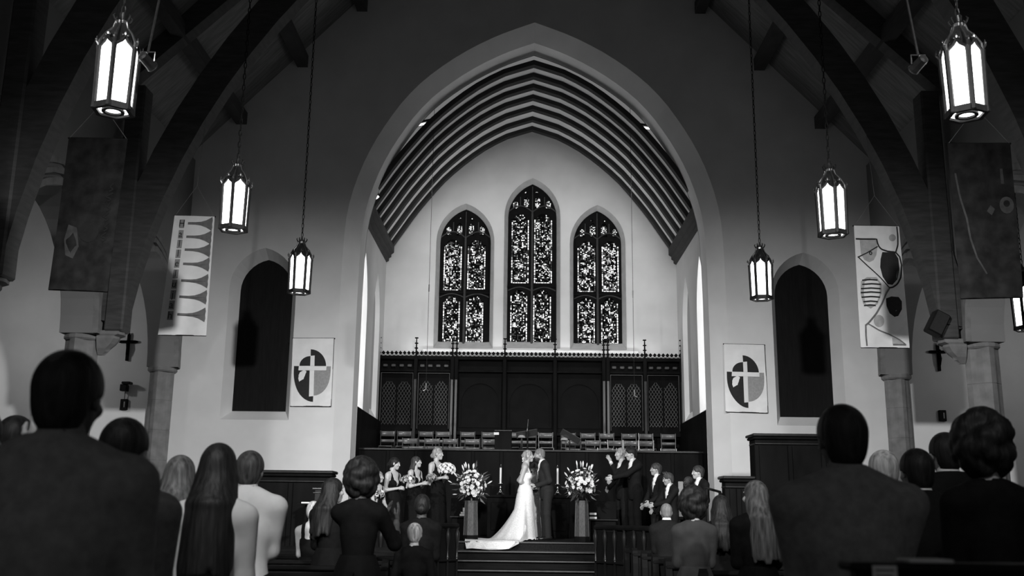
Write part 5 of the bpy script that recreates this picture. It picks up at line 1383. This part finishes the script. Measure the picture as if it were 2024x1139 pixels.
# gown skirt and train, draped over the platform edge on to the step below
def floor_z(x, y):
    return PLAT-.145*min(1, max(0, (18.70-y)/.08)) if y >= 18.13 else .58
n_, k_ = 72, 30; verts = []; faces = []
bx, by = bl.x, bl.y
tail = [(-90, .62), (-80, .40), (-60, .32), (-30, .27), (0, .25), (40, .26), (90, .30), (130, .42), (155, .62), (175, .85), (195, 1.08), (212, 1.34), (224, 1.56), (234, 1.80), (245, 1.92), (255, 1.84), (262, 1.66), (267, 1.30), (270, .62)]
ta = np.array([t[0] for t in tail]); tr_ = np.array([t[1] for t in tail])
column = [(1.08, .120), (.98, .168), (.90, .186), (.80, .190), (.70, .190), (.60, .194)]       # height, half width of the fitted upper skirt
kc = len(column)
for i in range(n_):
    a = 2*PI*i/n_; deg = (math.degrees(a)+90) % 360-90
    R_ = float(np.interp(deg, ta, tr_))*(1+.02*math.sin(a*11))
    back = max(0.0, min(1.0, (R_-.30)/.6))                 # the train falls from higher up
    for j in range(k_+1):
        if j < kc:
            zc, r_ = column[j]; dep = .84
            r_ = r_*(1+.35*back*max(0, (.98-zc))/.38)
            px_, py_ = bx+.02+.055*max(0, zc-.9)+r_*dep*math.cos(a), by+r_*math.sin(a); zz = PLAT+bs*zc
        else:
            u = (j-kc+1)/(k_-kc+1); r0 = .194*(1+.35*back); r_ = r0+(R_-r0)*u
            land = r0+(.34+.16*back)*min(1.0, (R_-r0)/.5)                  # where the cloth reaches the floor
            land = min(land, R_)
            t = min(1.0, (r_-r0)/max(1e-3, land-r0)); px_, py_ = bx+.02+r_*math.cos(a)*(.84+.16*u), by+r_*math.sin(a)
            zz = floor_z(px_, py_)+bs*.60*(1-t)**(1.0+.35*back)
            zz += .012*math.sin(a*13+1.5*math.sin(a*3))*min(1, u*3)
        fz = floor_z(px_, py_)+.014+.010*(1+math.sin(a*17+j*.6))*(j/k_)
        verts.append((px_-bl.x, py_-bl.y, max(zz, fz)-PLAT))
for i in range(n_):
    for j in range(k_):
        i2 = (i+1) % n_; faces.append((i*(k_+1)+j, i2*(k_+1)+j, i2*(k_+1)+j+1, i*(k_+1)+j+1))
gw = MB().add(verts, faces); go = gw.build('gown_skirt', 'lace', None, smooth=True)
go.parent = bride; go.matrix_local = Matrix.Scale(1/bs, 4) @ Matrix.Rotation(-bride.rotation_euler.z, 4, 'Z')

# ---- officiant between them
ol, oh = from_head(1056, 915, 20.85, H=1.70); ol.z = PLAT
officiant, OJ, Ohp, OT, os_ = person(ol, PI-.1, at(1054, 915, 20.85).z-PLAT, 'officiant in white robe and stole standing behind the couple', 'f', 'robe', 'short', 'hair_darkblond', 'skin_light',
    arms={'L': (-.10, .26, 1.12), 'R': (.10, .26, 1.12), 'uL': (-.3, 0, .9), 'uR': (.3, 0, .9)}, head=(.55, .0), res=.013)
ob = world_of(officiant, (0, .32, 1.13)); o = empty('service_book', ob, PI-.1, 'dark service book held open by the officiant', 'book')
MB().bbox(-.11, .11, -.08, .08, 0, .012, .003).build('cover', 'dress_dark', o); MB().bbox(-.10, .10, -.075, .075, .012, .024, .003).build('page_block', 'paper', o)

# ---- bouquets
def bouquet(loc, r, n, label, meshes, seed, trail=0):
    rg = random.Random(seed); o = empty('bouquet', loc, 0, label, 'bouquet')
    for i in range(n):
        z = 1-1.5*(i+.5)/n; a = i*2.399; rr = math.sqrt(max(0, 1-z*z)); d = Vector((rr*math.cos(a), rr*math.sin(a), z))
        link('bloom', rg.choice(meshes), o, orient(d, Vector((d.x*r*1.15, d.y*r, d.z*r*.8)), rg.uniform(.8, 1.1), rg.uniform(0, 6)))
    for i in range(14):
        a = rg.uniform(0, 6.28); d = Vector((math.cos(a), math.sin(a), rg.uniform(-.7, .3))).normalized()
        link('leaf', LEAF if i % 2 else LEAF2, o, Matrix.Translation(d*r*.85) @ d.to_track_quat('Y', 'Z').to_matrix().to_4x4() @ Matrix.Scale(.8, 4))
    for i in range(trail):
        link('leaf', LEAF2, o, Matrix.Translation((.16+.03*i, -.02, -.02-.035*i)) @ Matrix.Rotation(rg.uniform(-2, -1), 4, 'Z') @ Matrix.Scale(.6, 4))
    MB().tube([(0, 0, 0), (-.03, 0, -.15)], [.02, .016], 8).build('stem_wrap', 'petal_grey', o)
    return o
# ---- bridesmaids (face right)
def bm(x, y, D, floor, label, hair, hm, wrist, head=(0, 0), lean=.0, skin='skin_light', hands=('hold', 'hold'), rz=TO_R-.6):
    l, h = from_head(x, y, D, floor=floor)
    head = (head[0], head[1]+.5)
    return person(l, rz, h, label, 'f', 'dress', hair, hm, skin, arms={'L': (-.05,)+wrist, 'R': (.05,)+wrist, 'pR': (.5, -.6, -.6), 'pL': (-.5, -.6, -.6), 'uL': (-.8, -.2, .3), 'uR': (.8, -.2, .3), 'dL': (.2, 1, .1), 'dR': (-.2, 1, .1)}, head=head, lean=lean, res=.012, hands=hands)
FL = .58     # hidden side landing where the lower attendants stand
for sx in (-1, 1):
    tag(MB().box(XC+sx*1.75 if sx > 0 else -4.0, 4.16 if sx > 0 else XC-1.75, 17.95, 18.79, 0, .58).build('landing', 'step_wood', platform))
m1 = bm(864, 885, 20.1, PLAT, 'blonde maid of honour in dark dress holding two bouquets', 'bun', 'hair_blond', (.20, 1.20), (.0, -.1))
bq = world_of(m1[0], (0.0, .36, 1.22)); bouquet(at(883, 928, 19.95), .135, 40, 'large white bouquet held by the blonde maid of honour', [BLOOM, ROSE], 2, 4)
bouquet(at(853, 944, 19.75), .075, 18, 'small dark bouquet beside the white one', [GREYBLOOM], 6)
m2 = bm(822, 902, 19.3, PLAT, 'laughing dark-haired bridesmaid in v-neck dark dress clapping beside the maid of honour', 'half', 'hair_brown', (.24, 1.20), (-.05, 0), hands=('flat', 'flat'))
m3 = bm(779, 904, 18.7, .725, 'bridesmaid with dark low bun in dark dress holding a round bouquet', 'bun', 'hair_black', (.19, 1.18), (.12, 0))
bouquet(at(807, 949, 18.45), .095, 22, 'round grey rose bouquet held by the bridesmaid with a dark bun', [GREYBLOOM, GREYBLOOM, ROSE], 4)
m4 = bm(747, 931, 18.2, .58, 'light-haired bridesmaid in dark dress half hidden behind the curly-haired guest', 'bun', 'hair_blond', (.26, 1.02), (0, 0))
bouquet(at(748, 976, 18.1), .075, 18, 'small pale bouquet held by the half hidden bridesmaid', [ROSE, GREYBLOOM], 9)
for i, (mm, nm) in enumerate(((m1, 'earring'), (m2, 'earring'), (m4, 'earring'))):
    MB().sphere((0, 0, 0), (.006, .006, .014), 6, 4).build(nm, 'chrome', mm[0], matrix=Matrix.Translation(mm[2]+np.array([.075, -.005, -.05])))

# ---- groomsmen (face left)
def gm(x, y, D, floor, label, hair, hm, wl, wr_, skin='skin_mid', head=(0, 0), lean=.0, hands=('flat', 'flat'), rz=TO_L+.45, **kw):
    l, h = from_head(x, y, D, floor=floor); head = (head[0], head[1]-.38)
    p = person(l, rz, h, label, 'm', 'suit', hair, hm, skin, arms=dict({'L': wl, 'R': wr_, 'pL': (-.6, -.5, -.6), 'pR': (.6, -.5, -.6), 'uL': (-.9, -.2, .2), 'uR': (.9, -.2, .2)}, **kw), head=head, lean=lean, res=.012, hands=hands)
    boutonniere(p[3], p[0]); return p
gm(1229, 885, 20.7, PLAT, 'blond groomsman raising one open hand to his mouth to cheer', 'buzz', 'hair_blond', (-.02, .27, 1.50), (.20, .20, 1.0), 'skin_light', hands=('spread', 'relax'), dL=(.1, .45, .9), uL=(-.9, -.3, 0))
gm(1254, 884, 20.2, PLAT, 'dark-haired bearded groomsman clapping with both arms stretched forward', 'quiff', 'hair_black', (-.02, .50, 1.20), (.05, .50, 1.15), 'skin_light', lean=.08, head=(.12, 0))
gm(1298, 916, 18.75, .725, 'groomsman with dark fringe standing beside the tall clapping groomsman', 'short', 'hair_brown', (-.12, .25, 1.0), (.18, .22, .96), 'skin_mid', head=(.0, 0))
gm(1325, 935, 18.2, .58, 'groomsman with wavy brown hair and beard clapping, lower on the steps', 'quiff', 'hair_brown', (-.03, .42, 1.14), (.05, .44, 1.02), 'skin_mid', head=(.15, 0), lean=.05)
gm(1362, 941, 18.68, .58, 'bald dark-skinned groomsman clapping beside the wavy-haired groomsman', 'bald', 'hair_black', (-.03, .38, 1.10), (.05, .38, 1.06), 'skin_dark', head=(.1, 0))
gm(1381, 921, 18.12, .58, 'tall dark-haired groomsman at the end of the line beside the right wall', 'short', 'hair_brown', (-.2, .12, .9), (.2, .12, .9), 'skin_light', head=(0, 0), hands=('relax', 'relax'))

# ---- congregation, standing in the pews with their backs to us
def snap(D):
    i = round((D-(PEW0+.55))/PEWS); return PEW0+.60+i*PEWS
def guest(x, y, D, label, sex='m', outfit='suit', hair='short', hm='hair_black', skin='skin_mid', sn=True, **kw):
    if sn: D = snap(D)
    p = at(x, y, D)
    if 'rz' not in kw: kw['rz'] = 0.0
    rz = kw.pop('rz'); res = kw.pop('res', .018)
    if outfit == 'suit': kw.setdefault('suit', 'suit_lifted' if D < 5 else 'suit')  # unlit near guests get the lifted copy, spot-lit far ones the dark suit
    return person(Vector((p.x, D, 0)), rz, p.z, label, sex, outfit, hair, hm, skin, res=res, **kw)
clap = {'L': (-.04, .30, 1.16), 'R': (.04, .30, 1.16), 'uL': (-1, 0, .1), 'uR': (1, 0, .1), 'dL': (.2, .8, .5), 'dR': (-.2, .8, .5)}
guest(138, 697, 2.85, 'large man in dark suit seen from behind beside the left arcade', hair='short', hm='hair_black', girth=1.15, shoulder=1.15, sn=False, arms=dict(clap, L=(-.14, .30, 1.1), R=(.1, .32, 1.1)), skin='skin_dark', shirt='suit_lifted', res=.014)  # dark skin puts the shade of the unlit neck into the colour
guest(-48, 800, 3.8, 'guest raising one open hand at the outer end of a left pew', arms={'L': (-.20, .25, 1.15), 'R': (.13, .25, 1.66), 'dR': (.1, .15, .95), 'uR': (.3, -1, .1)}, hands=('flat', 'spread'), sn=True)
guest(32, 824, 5.7, 'short-haired guest behind the raised hand by the left arcade', arms=clap)
guest(247, 829, 3.6, 'dark-haired guest mostly hidden behind the large man in the dark suit', hair='short', arms=clap)
guest(357, 899, 5.4, 'woman with long dark-blond hair seen from behind', 'f', 'top', 'long_straight', 'hair_darkblond', 'skin_light', dress='dress_dark', arms=clap)
guest(433, 875, 4.5, 'woman with long straight black hair and pale top seen from behind', 'f', 'top', 'long_straight', 'hair_black', 'skin_mid', dress='shirt_pale', arms=clap, res=.014)
guest(495, 893, 6.45, 'man with thinning hair in white shirt seen from behind', 'm', 'shirt', 'short', 'hair_brown', 'skin_mid', shirt='shirt_pale', arms=clap, res=.014, girth=1.08, shoulder=1.08)
guest(620, 990, 10.2, 'fair-haired girl in dark dress in a left pew', 'f', 'dress', 'bun', 'hair_grey', 'skin_light', arms=clap)
guest(660, 944, 9.3, 'woman with long dark hair turned towards the couple', 'f', 'top', 'long', 'hair_black', 'skin_mid', head=(0, -.9), arms=clap)
guest(715, 921, 7.4, 'woman with a big dark curly afro raising her hands to clap', 'f', 'top', 'afro', 'hair_black', 'skin_dark', arms={'L': (.15, .33, 1.40), 'R': (.25, .34, 1.38), 'pR': (.25, -.2, -1), 'pL': (-.2, -.2, -1), 'dL': (.3, .3, .9), 'dR': (.1, .3, .9), 'uL': (-1, 0, .2), 'uR': (1, 0, .2)}, hands=('spread', 'spread'))
nk = guest(835, 976, 9.4, 'dark-haired woman with hair gathered and a thin necklace seen from behind', 'f', 'top', 'bun', 'hair_black', 'skin_dark', arms=clap)
MB().tube([nk[3](.062*math.cos(a), -.022+.062*math.sin(a), 1.515) for a in np.linspace(0, 2*PI, 25)], .004, 5).build('necklace', 'chrome', nk[0])
guest(820, 1034, 8.4, 'small child with pale blond hair in a left pew', 'f', 'top', 'short', 'hair_blond', 'skin_light')
guest(1317, 995, 12.2, 'man with cropped grey hair clapping in a right pew', 'm', 'suit', 'buzz', 'hair_buzz', 'skin_mid', arms=clap)
guest(1370, 975, 8.3, 'woman with bushy curly hair and grey top in a right pew', 'f', 'top', 'afro', 'hair_black', 'skin_light', dress='blouse_grey', arms=clap)
guest(1424, 978, 9.3, 'woman with long dark hair beside the right panelled screen', 'f', 'top', 'long', 'hair_black', 'skin_mid', arms=clap)
guest(1492, 949, 7.4, 'woman with long straight blond hair in a right pew', 'f', 'top', 'long_straight', 'hair_darkblond', 'skin_light', head=(0, .5), arms=clap)
guest(1664, 803, 3.6, 'broad man in dark suit seen from behind, before the tall right screen', hair='short', hm='hair_black', girth=1.12, shoulder=1.18, arms=clap, shirt='suit_lifted', skin='skin_dark', res=.014)  # skin darkened in colour, as this neck stands unlit too
guest(1746, 892, 6.45, 'man with short grey hair in a right pew', hair='short', hm='hair_grey', skin='skin_light', arms=clap)
guest(1812, 889, 5.5, 'dark-haired guest beside the grey-haired man', hair='short', arms=clap)
guest(1868, 857, 6.4, 'tall dark-haired guest by the right arcade pier', hair='short', arms=clap)
guest(1940, 838, 4.55, 'guest with bushy dark hair at the outer end of the nearest right pew', 'f', 'top', 'afro', 'hair_black', 'skin_mid', dress='dress_dark', arms=clap)
